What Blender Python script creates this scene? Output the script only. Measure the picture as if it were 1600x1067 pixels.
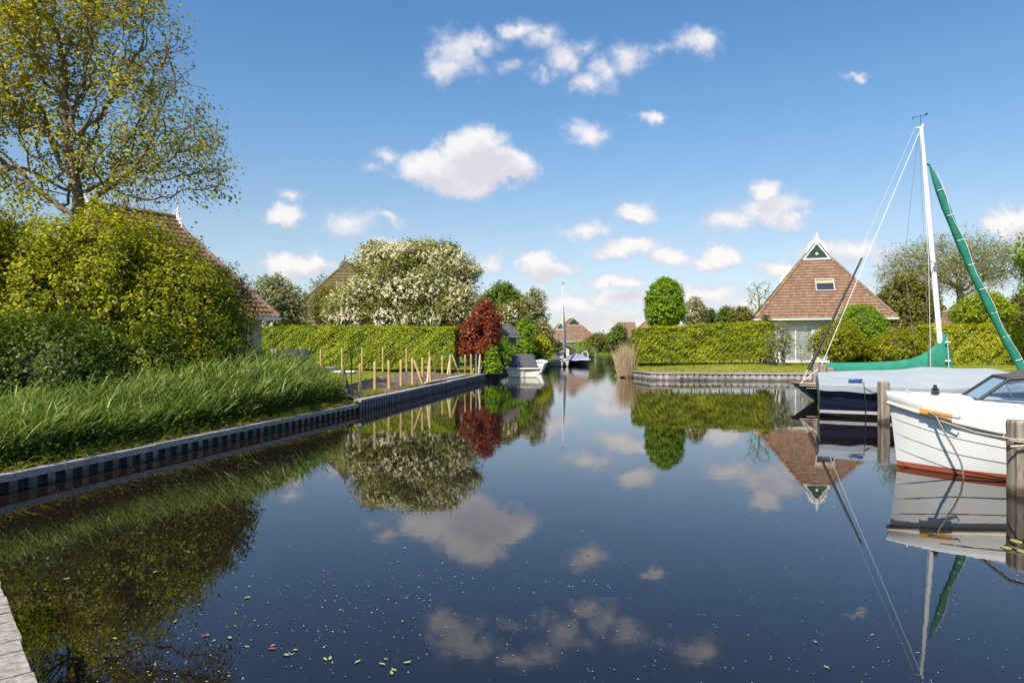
import bpy, math, random
import numpy as np
from mathutils import Vector, Matrix

rnd = random.Random(7)
R = math.radians
sc = bpy.context.scene
for o in list(bpy.data.objects):
    bpy.data.objects.remove(o)

# ------------------------------------------------------------------ camera
F = 1067.0          # focal length in photo pixels (24 mm on a 36 mm frame)
HZ = 540.0          # row of the horizon in the photo
CAMZ = 2.0
cd = bpy.data.cameras.new("camera")
cam = bpy.data.objects.new("camera", cd)
sc.collection.objects.link(cam)
cam.location = (0, 0, CAMZ)
cam.rotation_euler = (R(90), 0, 0)
cd.lens = 24.0
cd.sensor_width = 36.0
cd.shift_y = 6.5 / 1600
cd.clip_start = 0.05
cd.clip_end = 6000
sc.camera = cam

# ------------------------------------------------------------------ sun, sky, exposure
SUN_EL, SUN_AZ = R(49), R(208)       # azimuth measured from +Y towards +X
sd = Vector((math.sin(SUN_AZ) * math.cos(SUN_EL), math.cos(SUN_AZ) * math.cos(SUN_EL), math.sin(SUN_EL)))
sl = bpy.data.lights.new("sun", 'SUN')
sl.energy = 5.0
sl.angle = R(0.53)
sl.color = (1.0, 0.93, 0.82)
so = bpy.data.objects.new("sun", sl)
sc.collection.objects.link(so)
so.rotation_euler = (-sd).to_track_quat('-Z', 'Y').to_euler()
so.location = (-20, -30, 60)

sc.view_settings.view_transform = 'Standard'
sc.view_settings.look = 'None'
sc.view_settings.exposure = 0.55
sc.view_settings.gamma = 1.0
sc.view_settings.use_curve_mapping = False
sc.render.engine = 'CYCLES'
cy = sc.cycles
cy.max_bounces = 7
cy.diffuse_bounces = 3
cy.glossy_bounces = 4
cy.transmission_bounces = 4
cy.transparent_max_bounces = 6
cy.volume_bounces = 0
cy.caustics_reflective = False
cy.caustics_refractive = False
cy.sample_clamp_indirect = 6
cy.use_denoising = True

CLOUDS = [  # px, py, rx, ry, strength of each puff, in photo coordinates (turned into directions)
    (735, 236, 62, 40, 1.5), (683, 262, 62, 32, 1.2), (785, 262, 52, 34, 1.4), (735, 285, 55, 26, 1.1), (645, 262, 40, 28, .75),
    (598, 240, 28, 12, .3), (575, 258, 30, 10, .2),
    (716, 82, 50, 44, .62), (700, 104, 40, 30, .5), (750, 72, 44, 22, .5), (812, 48, 42, 22, .55), (848, 62, 34, 24, .5),
    (880, 92, 38, 30, .5), (915, 128, 42, 22, .55), (950, 108, 40, 26, .55), (985, 88, 34, 30, .5), (1090, 70, 38, 30, .6),
    (1035, 74, 30, 14, .28), (848, 118, 18, 26, .3), (800, 104, 20, 14, .28), (905, 75, 30, 18, .35),
    (920, 208, 40, 24, .6), (1015, 182, 26, 16, .7), (1335, 120, 18, 11, .5),
    (443, 331, 38, 20, 1.0), (455, 300, 26, 12, .35), (452, 412, 44, 24, 1.3), (492, 408, 28, 22, .9), (500, 418, 34, 15, .6),
    (545, 350, 48, 26, .32), (600, 376, 30, 14, .7), (610, 345, 24, 10, .25),
    (838, 408, 36, 24, 1.1), (858, 420, 52, 20, .7), (765, 412, 30, 18, .4),
    (915, 357, 46, 15, .5), (990, 330, 40, 20, .9), (980, 390, 64, 17, 1.0), (1050, 402, 46, 16, .75), (1122, 398, 44, 21, 1.2),
    (1135, 346, 40, 22, .45), (1200, 328, 62, 26, .62), (1188, 300, 30, 20, .8), (1238, 344, 34, 14, .6), (1205, 330, 30, 16, .5),
    (1330, 392, 90, 26, .5), (1215, 415, 44, 18, .6), (965, 442, 56, 13, .7), (952, 466, 46, 16, .8), (1010, 470, 50, 14, .5),
    (1100, 462, 90, 24, .55), (890, 478, 70, 20, .5), (1578, 345, 46, 28, 1.3), (1598, 386, 40, 22, 1.0), (1000, 505, 140, 18, .6),
    (1180, 480, 70, 22, .6), (640, 470, 160, 26, .4), (1480, 440, 120, 26, .4),
]

def build_world():
    w = bpy.data.worlds.new("World")
    sc.world = w
    w.use_nodes = True
    nt = w.node_tree
    nt.nodes.clear()
    N = nt.nodes
    Lk = nt.links
    sky = N.new('ShaderNodeTexSky')
    sky.sky_type = 'NISHITA'
    sky.sun_disc = False
    sky.sun_elevation = SUN_EL
    sky.sun_rotation = SUN_AZ
    sky.air_density = 1.0
    sky.dust_density = 0.6
    sky.ozone_density = 2.2
    sky.altitude = 0
    # node group: cloud density field over (u, v)
    g = bpy.data.node_groups.new("cloud_field", 'ShaderNodeTree')
    g.interface.new_socket("P", in_out='INPUT', socket_type='NodeSocketVector')
    g.interface.new_socket("D", in_out='OUTPUT', socket_type='NodeSocketFloat')
    gi = g.nodes.new('NodeGroupInput')
    go = g.nodes.new('NodeGroupOutput')
    last = None
    for (px, py, rx, ry, a) in CLOUDS:
        rx *= 1.25
        ry *= 1.22
        a = a * 1.0 + (.20 if py < 150 else .30 if py < 290 else .42 if py < 440 else .5)
        cx, cyy = (px - 800) / F, (HZ - py) / F
        ix, iy = F / rx, F / ry
        m = g.nodes.new('ShaderNodeVectorMath')
        m.operation = 'MULTIPLY_ADD'
        g.links.new(gi.outputs[0], m.inputs[0])
        m.inputs[1].default_value = (ix, iy, 0)
        m.inputs[2].default_value = (-cx * ix, -cyy * iy, 0)
        l = g.nodes.new('ShaderNodeVectorMath')
        l.operation = 'LENGTH'
        g.links.new(m.outputs[0], l.inputs[0])
        q = g.nodes.new('ShaderNodeMath')
        q.operation = 'MULTIPLY_ADD'
        g.links.new(l.outputs['Value'], q.inputs[0])
        q.inputs[1].default_value = -a
        q.inputs[2].default_value = a
        if last is None:
            last = q
        else:
            mx = g.nodes.new('ShaderNodeMath')
            mx.operation = 'SMOOTH_MAX'
            mx.inputs[2].default_value = .12
            g.links.new(last.outputs[0], mx.inputs[0])
            g.links.new(q.outputs[0], mx.inputs[1])
            last = mx
    g.links.new(last.outputs[0], go.inputs[0])

    def math_(op, a, b=None, c=None, clamp=False):
        n = N.new('ShaderNodeMath')
        n.operation = op
        n.use_clamp = clamp
        for i, v in enumerate((a, b, c)):
            if v is None:
                continue
            if isinstance(v, (int, float)):
                n.inputs[i].default_value = v
            else:
                Lk.new(v, n.inputs[i])
        return n.outputs[0]

    tc = N.new('ShaderNodeTexCoord')
    sep = N.new('ShaderNodeSeparateXYZ')
    Lk.new(tc.outputs['Generated'], sep.inputs[0])
    yy = math_('MAXIMUM', sep.outputs[1], 0.02)
    u = math_('DIVIDE', sep.outputs[0], yy)
    v = math_('DIVIDE', sep.outputs[2], yy)
    comb = N.new('ShaderNodeCombineXYZ')
    Lk.new(u, comb.inputs[0])
    Lk.new(v, comb.inputs[1])
    nz = N.new('ShaderNodeTexNoise')
    nz.inputs['Scale'].default_value = 16
    nz.inputs['Detail'].default_value = 5
    nz.inputs['Roughness'].default_value = .62
    Lk.new(comb.outputs[0], nz.inputs['Vector'])
    off = N.new('ShaderNodeVectorMath')
    off.operation = 'MULTIPLY_ADD'
    Lk.new(nz.outputs['Color'], off.inputs[0])
    off.inputs[1].default_value = (.085, .062, 0)
    off.inputs[2].default_value = (-.0425, -.031, 0)
    wp = N.new('ShaderNodeVectorMath')
    wp.operation = 'ADD'
    Lk.new(comb.outputs[0], wp.inputs[0])
    Lk.new(off.outputs[0], wp.inputs[1])
    g1 = N.new('ShaderNodeGroup')
    g1.node_tree = g
    Lk.new(wp.outputs[0], g1.inputs[0])
    sh = N.new('ShaderNodeVectorMath')
    sh.operation = 'ADD'
    Lk.new(wp.outputs[0], sh.inputs[0])
    sh.inputs[1].default_value = (-.012, .024, 0)
    g2 = N.new('ShaderNodeGroup')
    g2.node_tree = g
    Lk.new(sh.outputs[0], g2.inputs[0])
    nz2 = N.new('ShaderNodeTexNoise')
    nz2.inputs['Scale'].default_value = 34
    nz2.inputs['Detail'].default_value = 6
    nz2.inputs['Roughness'].default_value = .6
    Lk.new(comb.outputs[0], nz2.inputs['Vector'])
    nn = math_('MULTIPLY_ADD', nz2.outputs[0], .9, -.45)
    dens = math_('ADD', g1.outputs[0], nn)
    mr = N.new('ShaderNodeMapRange')
    mr.interpolation_type = 'SMOOTHSTEP'
    mr.inputs['From Min'].default_value = .0
    mr.inputs['From Max'].default_value = .72
    Lk.new(dens, mr.inputs['Value'])
    front = N.new('ShaderNodeMapRange')
    front.inputs['From Min'].default_value = .05
    front.inputs['From Max'].default_value = .2
    Lk.new(sep.outputs[1], front.inputs['Value'])
    fac = math_('MULTIPLY', mr.outputs[0], front.outputs[0], clamp=True)
    fac = math_('MULTIPLY', fac, .94)
    # shading: the deeper under cloud towards the sun, the greyer
    sm = N.new('ShaderNodeMapRange')
    sm.interpolation_type = 'SMOOTHSTEP'
    sm.inputs['From Min'].default_value = .12
    sm.inputs['From Max'].default_value = 1.15
    d2 = math_('ADD', g2.outputs[0], nn)
    Lk.new(d2, sm.inputs['Value'])
    lowm = N.new('ShaderNodeMapRange')   # thin wisps take the sky's colour, so they look greyer
    lowm.inputs['From Min'].default_value = .25
    lowm.inputs['From Max'].default_value = .85
    Lk.new(dens, lowm.inputs['Value'])
    body = N.new('ShaderNodeMix')
    body.data_type = 'RGBA'
    Lk.new(lowm.outputs[0], body.inputs['Factor'])
    body.inputs['A'].default_value = (.45, .48, .57, 1)
    body.inputs['B'].default_value = (.68, .66, .65, 1)
    cm = N.new('ShaderNodeMix')
    cm.data_type = 'RGBA'
    Lk.new(sm.outputs[0], cm.inputs['Factor'])
    Lk.new(body.outputs['Result'], cm.inputs['A'])
    cm.inputs['B'].default_value = (.51, .49, .54, 1)
    bg1 = N.new('ShaderNodeBackground')
    bg1.inputs['Strength'].default_value = 0.115
    tint = N.new('ShaderNodeMix'); tint.data_type = 'RGBA'; tint.blend_type = 'MULTIPLY'; tint.inputs['Factor'].default_value = 1
    Lk.new(sky.outputs[0], tint.inputs['A']); 
    zr_ = N.new('ShaderNodeValToRGB')
    Lk.new(sep.outputs[2], zr_.inputs[0])
    e_ = zr_.color_ramp.elements
    while len(e_) < 4: e_.new(.5)
    for q_, (p_, c_) in zip(e_, [(0, (.77, .72, .77)), (.166, (.88, .85, .82)), (.29, (.72, .885, .95)), (.44, (.56, .84, 1.0))]):
        q_.position = p_; q_.color = (*c_, 1)
    Lk.new(zr_.outputs[0], tint.inputs['B'])
    Lk.new(tint.outputs['Result'], bg1.inputs['Color'])
    bg2 = N.new('ShaderNodeBackground')
    bg2.inputs['Strength'].default_value = 1.0
    Lk.new(cm.outputs['Result'], bg2.inputs['Color'])
    mixs = N.new('ShaderNodeMixShader')
    Lk.new(fac, mixs.inputs[0])
    Lk.new(bg1.outputs[0], mixs.inputs[1])
    Lk.new(bg2.outputs[0], mixs.inputs[2])
    out = N.new('ShaderNodeOutputWorld')
    Lk.new(mixs.outputs[0], out.inputs['Surface'])
build_world()

# ------------------------------------------------------------------ helpers
def at(px, d, py=None):
    """a point d metres ahead whose picture column is px (and row py)"""
    x = (px - 800) / F * d
    return (x, d) if py is None else (x, d, CAMZ - (py - HZ) / F * d)

def zof(py, d):
    return CAMZ - (py - HZ) / F * d

def link(o, parent=None):
    sc.collection.objects.link(o)
    if parent is not None:
        o.parent = parent
    return o

def tag(o, label, cat, group=None, kind=None):
    if label: o['label'] = label
    if cat: o['category'] = cat
    if group: o['group'] = group
    if kind: o['kind'] = kind
    return o

def thing(name, label, cat, loc=(0, 0, 0), rz=0, group=None):
    o = bpy.data.objects.new(name, None)
    o.empty_display_size = .2
    o.location = loc
    o.rotation_euler = (0, 0, rz)
    link(o)
    return tag(o, label, cat, group)

def copy_tree(o, parent=None):
    c = o.copy()
    sc.collection.objects.link(c)
    c.parent = parent
    for ch in list(o.children):
        copy_tree(ch, c)
    return c

def mesh_obj(name, me, mats, parent=None, loc=None):
    if not isinstance(mats, (list, tuple)):
        mats = [mats]
    for m in mats:
        me.materials.append(m)
    o = bpy.data.objects.new(name, me)
    if loc is not None:
        o.location = loc
    return link(o, parent)

class MB:
    def __init__(s):
        s.v, s.f, s.m, s.sm = [], [], [], []

    def add(s, vs, fs, mi=0, smooth=False):
        b = len(s.v)
        s.v += [tuple(v) for v in vs]
        for f in fs:
            s.f.append(tuple(b + i for i in f))
            s.m.append(mi)
            s.sm.append(smooth)

    def box(s, c, size, rz=0, mi=0, rx=0, ry=0):
        M = Matrix.Translation(c) @ Matrix.Rotation(rz, 4, 'Z') @ Matrix.Rotation(ry, 4, 'Y') @ Matrix.Rotation(rx, 4, 'X')
        hx, hy, hz = size[0] / 2, size[1] / 2, size[2] / 2
        vs = [M @ Vector((x * hx, y * hy, z * hz)) for x in (-1, 1) for y in (-1, 1) for z in (-1, 1)]
        s.add(vs, [(0, 1, 3, 2), (4, 6, 7, 5), (0, 4, 5, 1), (2, 3, 7, 6), (0, 2, 6, 4), (1, 5, 7, 3)], mi)

    def tube(s, pts, r, n=8, mi=0, cap=True, flat=1.0):
        pts = [Vector(p) for p in pts]
        rr = r if isinstance(r, (list, tuple)) else [r] * len(pts)
        vs, fs = [], []
        up = Vector((0, 0, 1))
        prev = None
        for i, p in enumerate(pts):
            t = (pts[min(i + 1, len(pts) - 1)] - pts[max(i - 1, 0)]).normalized()
            if prev is None:
                a = t.cross(up)
                if a.length < .05: a = t.cross(Vector((1, 0, 0)))
            else:
                a = prev - t * prev.dot(t)
            a.normalize()
            prev = a
            b = t.cross(a)
            for k in range(n):
                th = 2 * math.pi * k / n
                vs.append(p + (a * math.cos(th) * flat + b * math.sin(th)) * rr[i])
        for i in range(len(pts) - 1):
            for k in range(n):
                k2 = (k + 1) % n
                fs.append((i * n + k, i * n + k2, (i + 1) * n + k2, (i + 1) * n + k))
        s.add(vs, fs, mi, True)
        if cap:
            s.add([vs[k] for k in range(n)], [tuple(range(n))], mi)
            s.add([vs[(len(pts) - 1) * n + k] for k in range(n)], [tuple(reversed(range(n)))], mi)

    def prism(s, poly, axis_fn, t0, t1, mi=0):
        """poly: 2-D outline; axis_fn(a, b, t) -> 3-D point; extruded from t0 to t1"""
        n = len(poly)
        vs = [axis_fn(a, b, t0) for a, b in poly] + [axis_fn(a, b, t1) for a, b in poly]
        fs = [tuple(range(n)), tuple(reversed(range(n, 2 * n)))]
        fs += [(i, (i + 1) % n, n + (i + 1) % n, n + i) for i in range(n)]
        s.add(vs, fs, mi)

    def grid(s, rows, mi=0, smooth=True, close=False):
        n = len(rows[0])
        vs = [p for r_ in rows for p in r_]
        fs = []
        for i in range(len(rows) - 1):
            for j in range(n if close else n - 1):
                j2 = (j + 1) % n
                fs.append((i * n + j, i * n + j2, (i + 1) * n + j2, (i + 1) * n + j))
        s.add(vs, fs, mi, smooth)

    def build(s, name, mats, parent=None, loc=None):
        me = bpy.data.meshes.new(name)
        me.from_pydata(s.v, [], s.f)
        me.polygons.foreach_set('material_index', s.m)
        me.polygons.foreach_set('use_smooth', s.sm)
        me.update()
        return mesh_obj(name, me, mats, parent, loc)

def np_mesh(name, verts, quads, tone=None, smooth=False, k=4):
    me = bpy.data.meshes.new(name)
    nv, nf = len(verts), len(quads)
    me.vertices.add(nv)
    me.vertices.foreach_set('co', np.ascontiguousarray(verts, dtype=np.float32).ravel())
    me.loops.add(nf * k)
    me.loops.foreach_set('vertex_index', np.ascontiguousarray(quads, dtype=np.int32).ravel())
    me.polygons.add(nf)
    me.polygons.foreach_set('loop_start', np.arange(0, nf * k, k, dtype=np.int32))
    if tone is not None:
        a = me.attributes.new('tone', 'FLOAT', 'FACE')
        a.data.foreach_set('value', np.ascontiguousarray(tone, dtype=np.float32))
    me.update(calc_edges=True)
    if smooth:
        me.polygons.foreach_set('use_smooth', np.ones(nf, dtype=bool))
    return me

# ------------------------------------------------------------------ materials
def newmat(name):
    m = bpy.data.materials.new(name)
    m.use_nodes = True
    nt = m.node_tree
    return m, nt, nt.nodes['Principled BSDF']

def setc(s, c):
    s.default_value = (c[0], c[1], c[2], 1)

def ramp(nt, pts, fac):
    r_ = nt.nodes.new('ShaderNodeValToRGB')
    el = r_.color_ramp.elements
    while len(el) < len(pts): el.new(.5)
    for e, (p, c) in zip(el, pts):
        e.position = p
        e.color = (c[0], c[1], c[2], 1)
    nt.links.new(fac, r_.inputs[0])
    return r_.outputs[0]

def plain(name, c, rough=.6, metal=0, var=.12, scale=6, bump=.0, bscale=40, spec=.5, stretch=None):
    """one colour with a little mottling and relief"""
    m, nt, b = newmat(name)
    tc = nt.nodes.new('ShaderNodeTexCoord')
    vec = tc.outputs['Object']
    if stretch:
        mp = nt.nodes.new('ShaderNodeMapping')
        mp.inputs['Scale'].default_value = stretch
        nt.links.new(vec, mp.inputs[0])
        vec = mp.outputs[0]
    nz = nt.nodes.new('ShaderNodeTexNoise')
    nz.inputs['Scale'].default_value = scale
    nz.inputs['Detail'].default_value = 5
    nz.inputs['Roughness'].default_value = .65
    nt.links.new(vec, nz.inputs['Vector'])
    lo = tuple(x * (1 - var) for x in c)
    hi = tuple(min(1, x * (1 + var)) for x in c)
    nt.links.new(ramp(nt, [(.3, lo), (.7, hi)], nz.outputs[0]), b.inputs['Base Color'])
    b.inputs['Roughness'].default_value = rough
    b.inputs['Metallic'].default_value = metal
    b.inputs['Specular IOR Level'].default_value = spec
    if bump:
        n2 = nt.nodes.new('ShaderNodeTexNoise')
        n2.inputs['Scale'].default_value = bscale
        n2.inputs['Detail'].default_value = 4
        nt.links.new(vec, n2.inputs['Vector'])
        bp = nt.nodes.new('ShaderNodeBump')
        bp.inputs['Strength'].default_value = bump
        bp.inputs['Distance'].default_value = .02
        nt.links.new(n2.outputs[0], bp.inputs['Height'])
        nt.links.new(bp.outputs[0], b.inputs['Normal'])
    return m

def wood(name, c1, c2, c3, scale=3, stretch=(1, 1, .08), rough=.8, bump=.5):
    m, nt, b = newmat(name)
    tc = nt.nodes.new('ShaderNodeTexCoord')
    mp = nt.nodes.new('ShaderNodeMapping')
    mp.inputs['Scale'].default_value = stretch
    nt.links.new(tc.outputs['Object'], mp.inputs[0])
    nz = nt.nodes.new('ShaderNodeTexNoise')
    nz.inputs['Scale'].default_value = scale * 8
    nz.inputs['Detail'].default_value = 8
    nz.inputs['Roughness'].default_value = .7
    nz.inputs['Distortion'].default_value = .4
    nt.links.new(mp.outputs[0], nz.inputs['Vector'])
    nt.links.new(ramp(nt, [(.28, c1), (.5, c2), (.72, c3)], nz.outputs[0]), b.inputs['Base Color'])
    b.inputs['Roughness'].default_value = rough
    b.inputs['Specular IOR Level'].default_value = .25
    bp = nt.nodes.new('ShaderNodeBump')
    bp.inputs['Strength'].default_value = bump
    bp.inputs['Distance'].default_value = .01
    nt.links.new(nz.outputs[0], bp.inputs['Height'])
    nt.links.new(bp.outputs[0], b.inputs['Normal'])
    return m

def leafmat(name, cols, trans=.35, rough=.5, spec=.35, tr_gain=1.5):
    """cols: 2-4 colours along each leaf's own 'tone'"""
    m, nt, b = newmat(name)
    at_ = nt.nodes.new('ShaderNodeAttribute')
    at_.attribute_name = 'tone'
    n = len(cols)
    col = ramp(nt, [(i / (n - 1), c) for i, c in enumerate(cols)], at_.outputs['Fac'])
    nt.links.new(col, b.inputs['Base Color'])
    b.inputs['Roughness'].default_value = rough
    b.inputs['Specular IOR Level'].default_value = spec
    if trans > 0:
        t = nt.nodes.new('ShaderNodeBsdfTranslucent')
        g = nt.nodes.new('ShaderNodeMix')
        g.data_type = 'RGBA'
        g.blend_type = 'MULTIPLY'
        g.inputs['Factor'].default_value = 1
        nt.links.new(col, g.inputs['A'])
        g.inputs['B'].default_value = (tr_gain * 1.1, tr_gain, tr_gain * .4, 1)
        nt.links.new(g.outputs['Result'], t.inputs['Color'])
        mx = nt.nodes.new('ShaderNodeMixShader')
        mx.inputs[0].default_value = trans
        nt.links.new(b.outputs[0], mx.inputs[1])
        nt.links.new(t.outputs[0], mx.inputs[2])
        out = nt.nodes['Material Output']
        nt.links.new(mx.outputs[0], out.inputs['Surface'])
    return m

def tonemat(name, cols, rough=.8, nscale=None, spec=.3, bump=0, bscale=30):
    """colour from each piece's own tone plus fine noise"""
    m, nt, b = newmat(name)
    at_ = nt.nodes.new('ShaderNodeAttribute')
    at_.attribute_name = 'tone'
    fac = at_.outputs['Fac']
    if nscale:
        tc = nt.nodes.new('ShaderNodeTexCoord')
        nz = nt.nodes.new('ShaderNodeTexNoise')
        nz.inputs['Scale'].default_value = nscale
        nz.inputs['Detail'].default_value = 6
        nz.inputs['Roughness'].default_value = .7
        nt.links.new(tc.outputs['Object'], nz.inputs['Vector'])
        m0 = nt.nodes.new('ShaderNodeMath'); m0.operation = 'MULTIPLY'; m0.inputs[1].default_value = .6; nt.links.new(fac, m0.inputs[0])
        mx = nt.nodes.new('ShaderNodeMath')
        mx.operation = 'MULTIPLY_ADD'
        nt.links.new(nz.outputs[0], mx.inputs[0])
        mx.inputs[1].default_value = 1.5
        nt.links.new(m0.outputs[0], mx.inputs[2])
        m2 = nt.nodes.new('ShaderNodeMath')
        m2.operation = 'MULTIPLY_ADD'
        nt.links.new(mx.outputs[0], m2.inputs[0])
        m2.inputs[1].default_value = .62
        m2.inputs[2].default_value = -.15
        fac = m2.outputs[0]
    n = len(cols)
    nt.links.new(ramp(nt, [(i / (n - 1), c) for i, c in enumerate(cols)], fac), b.inputs['Base Color'])
    b.inputs['Roughness'].default_value = rough
    b.inputs['Specular IOR Level'].default_value = spec
    return m

def glassy(name, c, rough=.03):
    m, nt, b = newmat(name)
    setc(b.inputs['Base Color'], c)
    b.inputs['Roughness'].default_value = rough
    b.inputs['Specular IOR Level'].default_value = 1.0
    b.inputs['IOR'].default_value = 1.7
    return m

def clear_glass(name, c=(.75, .85, .95)):
    m, nt, b = newmat(name)
    nt.nodes.remove(b)
    g = nt.nodes.new('ShaderNodeBsdfGlossy')
    g.inputs['Roughness'].default_value = .02
    t = nt.nodes.new('ShaderNodeBsdfTransparent')
    setc(t.inputs['Color'], c)
    fr = nt.nodes.new('ShaderNodeFresnel')
    fr.inputs['IOR'].default_value = 2.1
    mx = nt.nodes.new('ShaderNodeMixShader')
    nt.links.new(fr.outputs[0], mx.inputs[0])
    nt.links.new(t.outputs[0], mx.inputs[1])
    nt.links.new(g.outputs[0], mx.inputs[2])
    nt.links.new(mx.outputs[0], nt.nodes['Material Output'].inputs['Surface'])
    return m

M = {}
M['bark'] = plain('bark', (.16, .12, .085), .9, var=.45, scale=14, bump=.8, bscale=30)
M['bark_grey'] = plain('bark_grey', (.21, .185, .15), .9, var=.4, scale=10, bump=.8, bscale=30)
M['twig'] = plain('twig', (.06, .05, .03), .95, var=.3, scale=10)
M['cap_wood'] = wood('cap_wood', (.20, .175, .16), (.36, .325, .305), (.50, .46, .435), 2.2, (.25, .25, 1), bump=.6)
M['deck_wood'] = wood('deck_wood', (.22, .19, .165), (.44, .40, .36), (.60, .56, .52), 2.5, (1, .1, 1), bump=.9)
M['pile_wood'] = wood('pile_wood', (.09, .07, .05), (.28, .225, .17), (.42, .355, .285), 2, (1, 1, .09), bump=1)
M['stake'] = wood('stake', (.34, .22, .09), (.53, .36, .16), (.64, .46, .23), 2, (1, 1, .1), bump=.3)
M['stake_pale'] = wood('stake_pale', (.46, .38, .22), (.62, .53, .34), (.72, .63, .43), 2, (1, 1, .1), bump=.3)
M['stake_dark'] = wood('stake_dark', (.08, .055, .035), (.15, .11, .07), (.22, .16, .11), 2, (1, 1, .1), bump=.3)
M['stake_grey'] = wood('stake_grey', (.22, .21, .19), (.33, .31, .29), (.42, .4, .38), 2, (1, 1, .1), bump=.3)
M['sheet_light'] = plain('sheet_light', (.30, .285, .28), .8, var=.35, scale=5, bump=.3, stretch=(1, 1, .4))
M['sheet_mid'] = plain('sheet_mid', (.21, .205, .22), .8, var=.35, scale=5, bump=.3, stretch=(1, 1, .4))
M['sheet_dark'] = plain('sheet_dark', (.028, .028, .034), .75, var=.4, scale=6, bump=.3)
M['sheet_pale'] = plain('sheet_pale', (.40, .335, .31), .85, var=.35, scale=5, bump=.3, stretch=(1, 1, .4))
def stain(m, top=.16, c=(.05, .055, .025)):
    """algae and damp on the lowest hand's breadth of a wall or pile"""
    nt = m.node_tree; b = nt.nodes['Principled BSDF']
    src = b.inputs['Base Color'].links[0].from_socket
    tc = nt.nodes.new('ShaderNodeTexCoord'); sep = nt.nodes.new('ShaderNodeSeparateXYZ'); nt.links.new(tc.outputs['Object'], sep.inputs[0])
    nz = nt.nodes.new('ShaderNodeTexNoise'); nz.inputs['Scale'].default_value = 2.2; nz.inputs['Detail'].default_value = 6; nz.inputs['Roughness'].default_value = .7
    nt.links.new(tc.outputs['Object'], nz.inputs['Vector'])
    a = nt.nodes.new('ShaderNodeMath'); a.operation = 'MULTIPLY_ADD'; nt.links.new(nz.outputs[0], a.inputs[0]); a.inputs[1].default_value = -.42; nt.links.new(sep.outputs[2], a.inputs[2])
    r_ = nt.nodes.new('ShaderNodeMapRange'); r_.inputs['From Min'].default_value = top - .21 - .07; r_.inputs['From Max'].default_value = top - .21 + .05; r_.inputs['To Min'].default_value = .85; r_.inputs['To Max'].default_value = 0
    nt.links.new(a.outputs[0], r_.inputs['Value'])
    mx = nt.nodes.new('ShaderNodeMix'); mx.data_type = 'RGBA'; nt.links.new(r_.outputs[0], mx.inputs['Factor']); nt.links.new(src, mx.inputs['A']); setc(mx.inputs['B'], c)
    nt.links.new(mx.outputs['Result'], b.inputs['Base Color'])
for k_ in ('sheet_light', 'sheet_mid', 'sheet_pale'): stain(M[k_], .13 if k_ != 'sheet_mid' else .10)
stain(M['pile_wood'], .14, (.045, .035, .02))
M['white'] = plain('white', (.80, .80, .79), .45, var=.05)
M['white_gloss'] = plain('white_gloss', (.80, .795, .78), .25, var=.04, scale=2)
M['cream'] = plain('cream', (.66, .58, .44), .5, var=.1)
M['black'] = plain('black', (.02, .02, .022), .5, var=.2)
M['canvas_dark'] = plain('canvas_dark', (.06, .06, .07), .85, var=.2, scale=8, bump=.3)
M['canvas_brown'] = plain('canvas_brown', (.085, .075, .07), .85, var=.2, scale=8, bump=.3)
M['green_board'] = plain('green_board', (.010, .042, .026), .5, var=.1)
M['green_canvas'] = plain('green_canvas', (.016, .19, .12), .85, var=.22, scale=3, bump=1.0, bscale=7)
M['metal'] = plain('metal', (.5, .5, .52), .35, 1.0, var=.1)
M['rope'] = plain('rope', (.42, .36, .28), .9, var=.3, scale=60, bump=.5, bscale=90)
M['rope_white'] = plain('rope_white', (.7, .68, .65), .8, var=.2, scale=60)
M['rope_grey'] = plain('rope_grey', (.22, .20, .2), .9, var=.2, scale=60)
M['blue_rope'] = plain('blue_rope', (.015, .07, .28), .8, var=.3, scale=40)
M['wood_varnish'] = plain('wood_varnish', (.42, .17, .06), .35, var=.25, scale=9)
M['yellow'] = plain('yellow', (.75, .33, .03), .5, var=.25, scale=30)
M['window_dark'] = glassy('window_dark', (.03, .035, .04))
M['window_pale'] = glassy('window_pale', (.30, .33, .35), .1)
M['curtain'] = plain('curtain', (.62, .62, .60), .9, var=.08, scale=4)
M['clear'] = clear_glass('clear')

# brick
def brickmat(name, c1, c2, cm, scale=1.0):
    m, nt, b = newmat(name)
    tc = nt.nodes.new('ShaderNodeTexCoord')
    mp = nt.nodes.new('ShaderNodeMapping')
    mp.inputs['Rotation'].default_value = (R(90), 0, 0)
    nt.links.new(tc.outputs['Object'], mp.inputs[0])
    br = nt.nodes.new('ShaderNodeTexBrick')
    br.inputs['Scale'].default_value = scale
    br.inputs['Brick Width'].default_value = .22
    br.inputs['Row Height'].default_value = .072
    br.inputs['Mortar Size'].default_value = .009
    setc(br.inputs['Color1'], c1)
    setc(br.inputs['Color2'], c2)
    setc(br.inputs['Mortar'], cm)
    nt.links.new(mp.outputs[0], br.inputs['Vector'])
    nt.links.new(br.outputs[0], b.inputs['Base Color'])
    b.inputs['Roughness'].default_value = .9
    return m
M['brick'] = brickmat('brick', (.50, .44, .37), (.42, .37, .31), (.30, .28, .25))
M['brick_white'] = brickmat('brick_white', (.66, .61, .53), (.60, .55, .48), (.45, .42, .38))

M['tile'] = tonemat('tile', [(.13, .072, .045), (.26, .152, .098), (.375, .235, .155)], .85, nscale=7.0)
M['tile_red'] = tonemat('tile_red', [(.14, .075, .05), (.25, .145, .10), (.34, .21, .15)], .8, nscale=3.0)
M['tile_grey'] = tonemat('tile_grey', [(.06, .055, .055), (.12, .11, .105), (.2, .185, .17)], .8, nscale=3.0)
M['tile_moss'] = tonemat('tile_moss', [(.09, .075, .035), (.16, .13, .06), (.24, .2, .1)], .9, nscale=3.0)
M['lichen'] = plain('lichen', (.45, .20, .03), .95, var=.3, scale=30)

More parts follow.
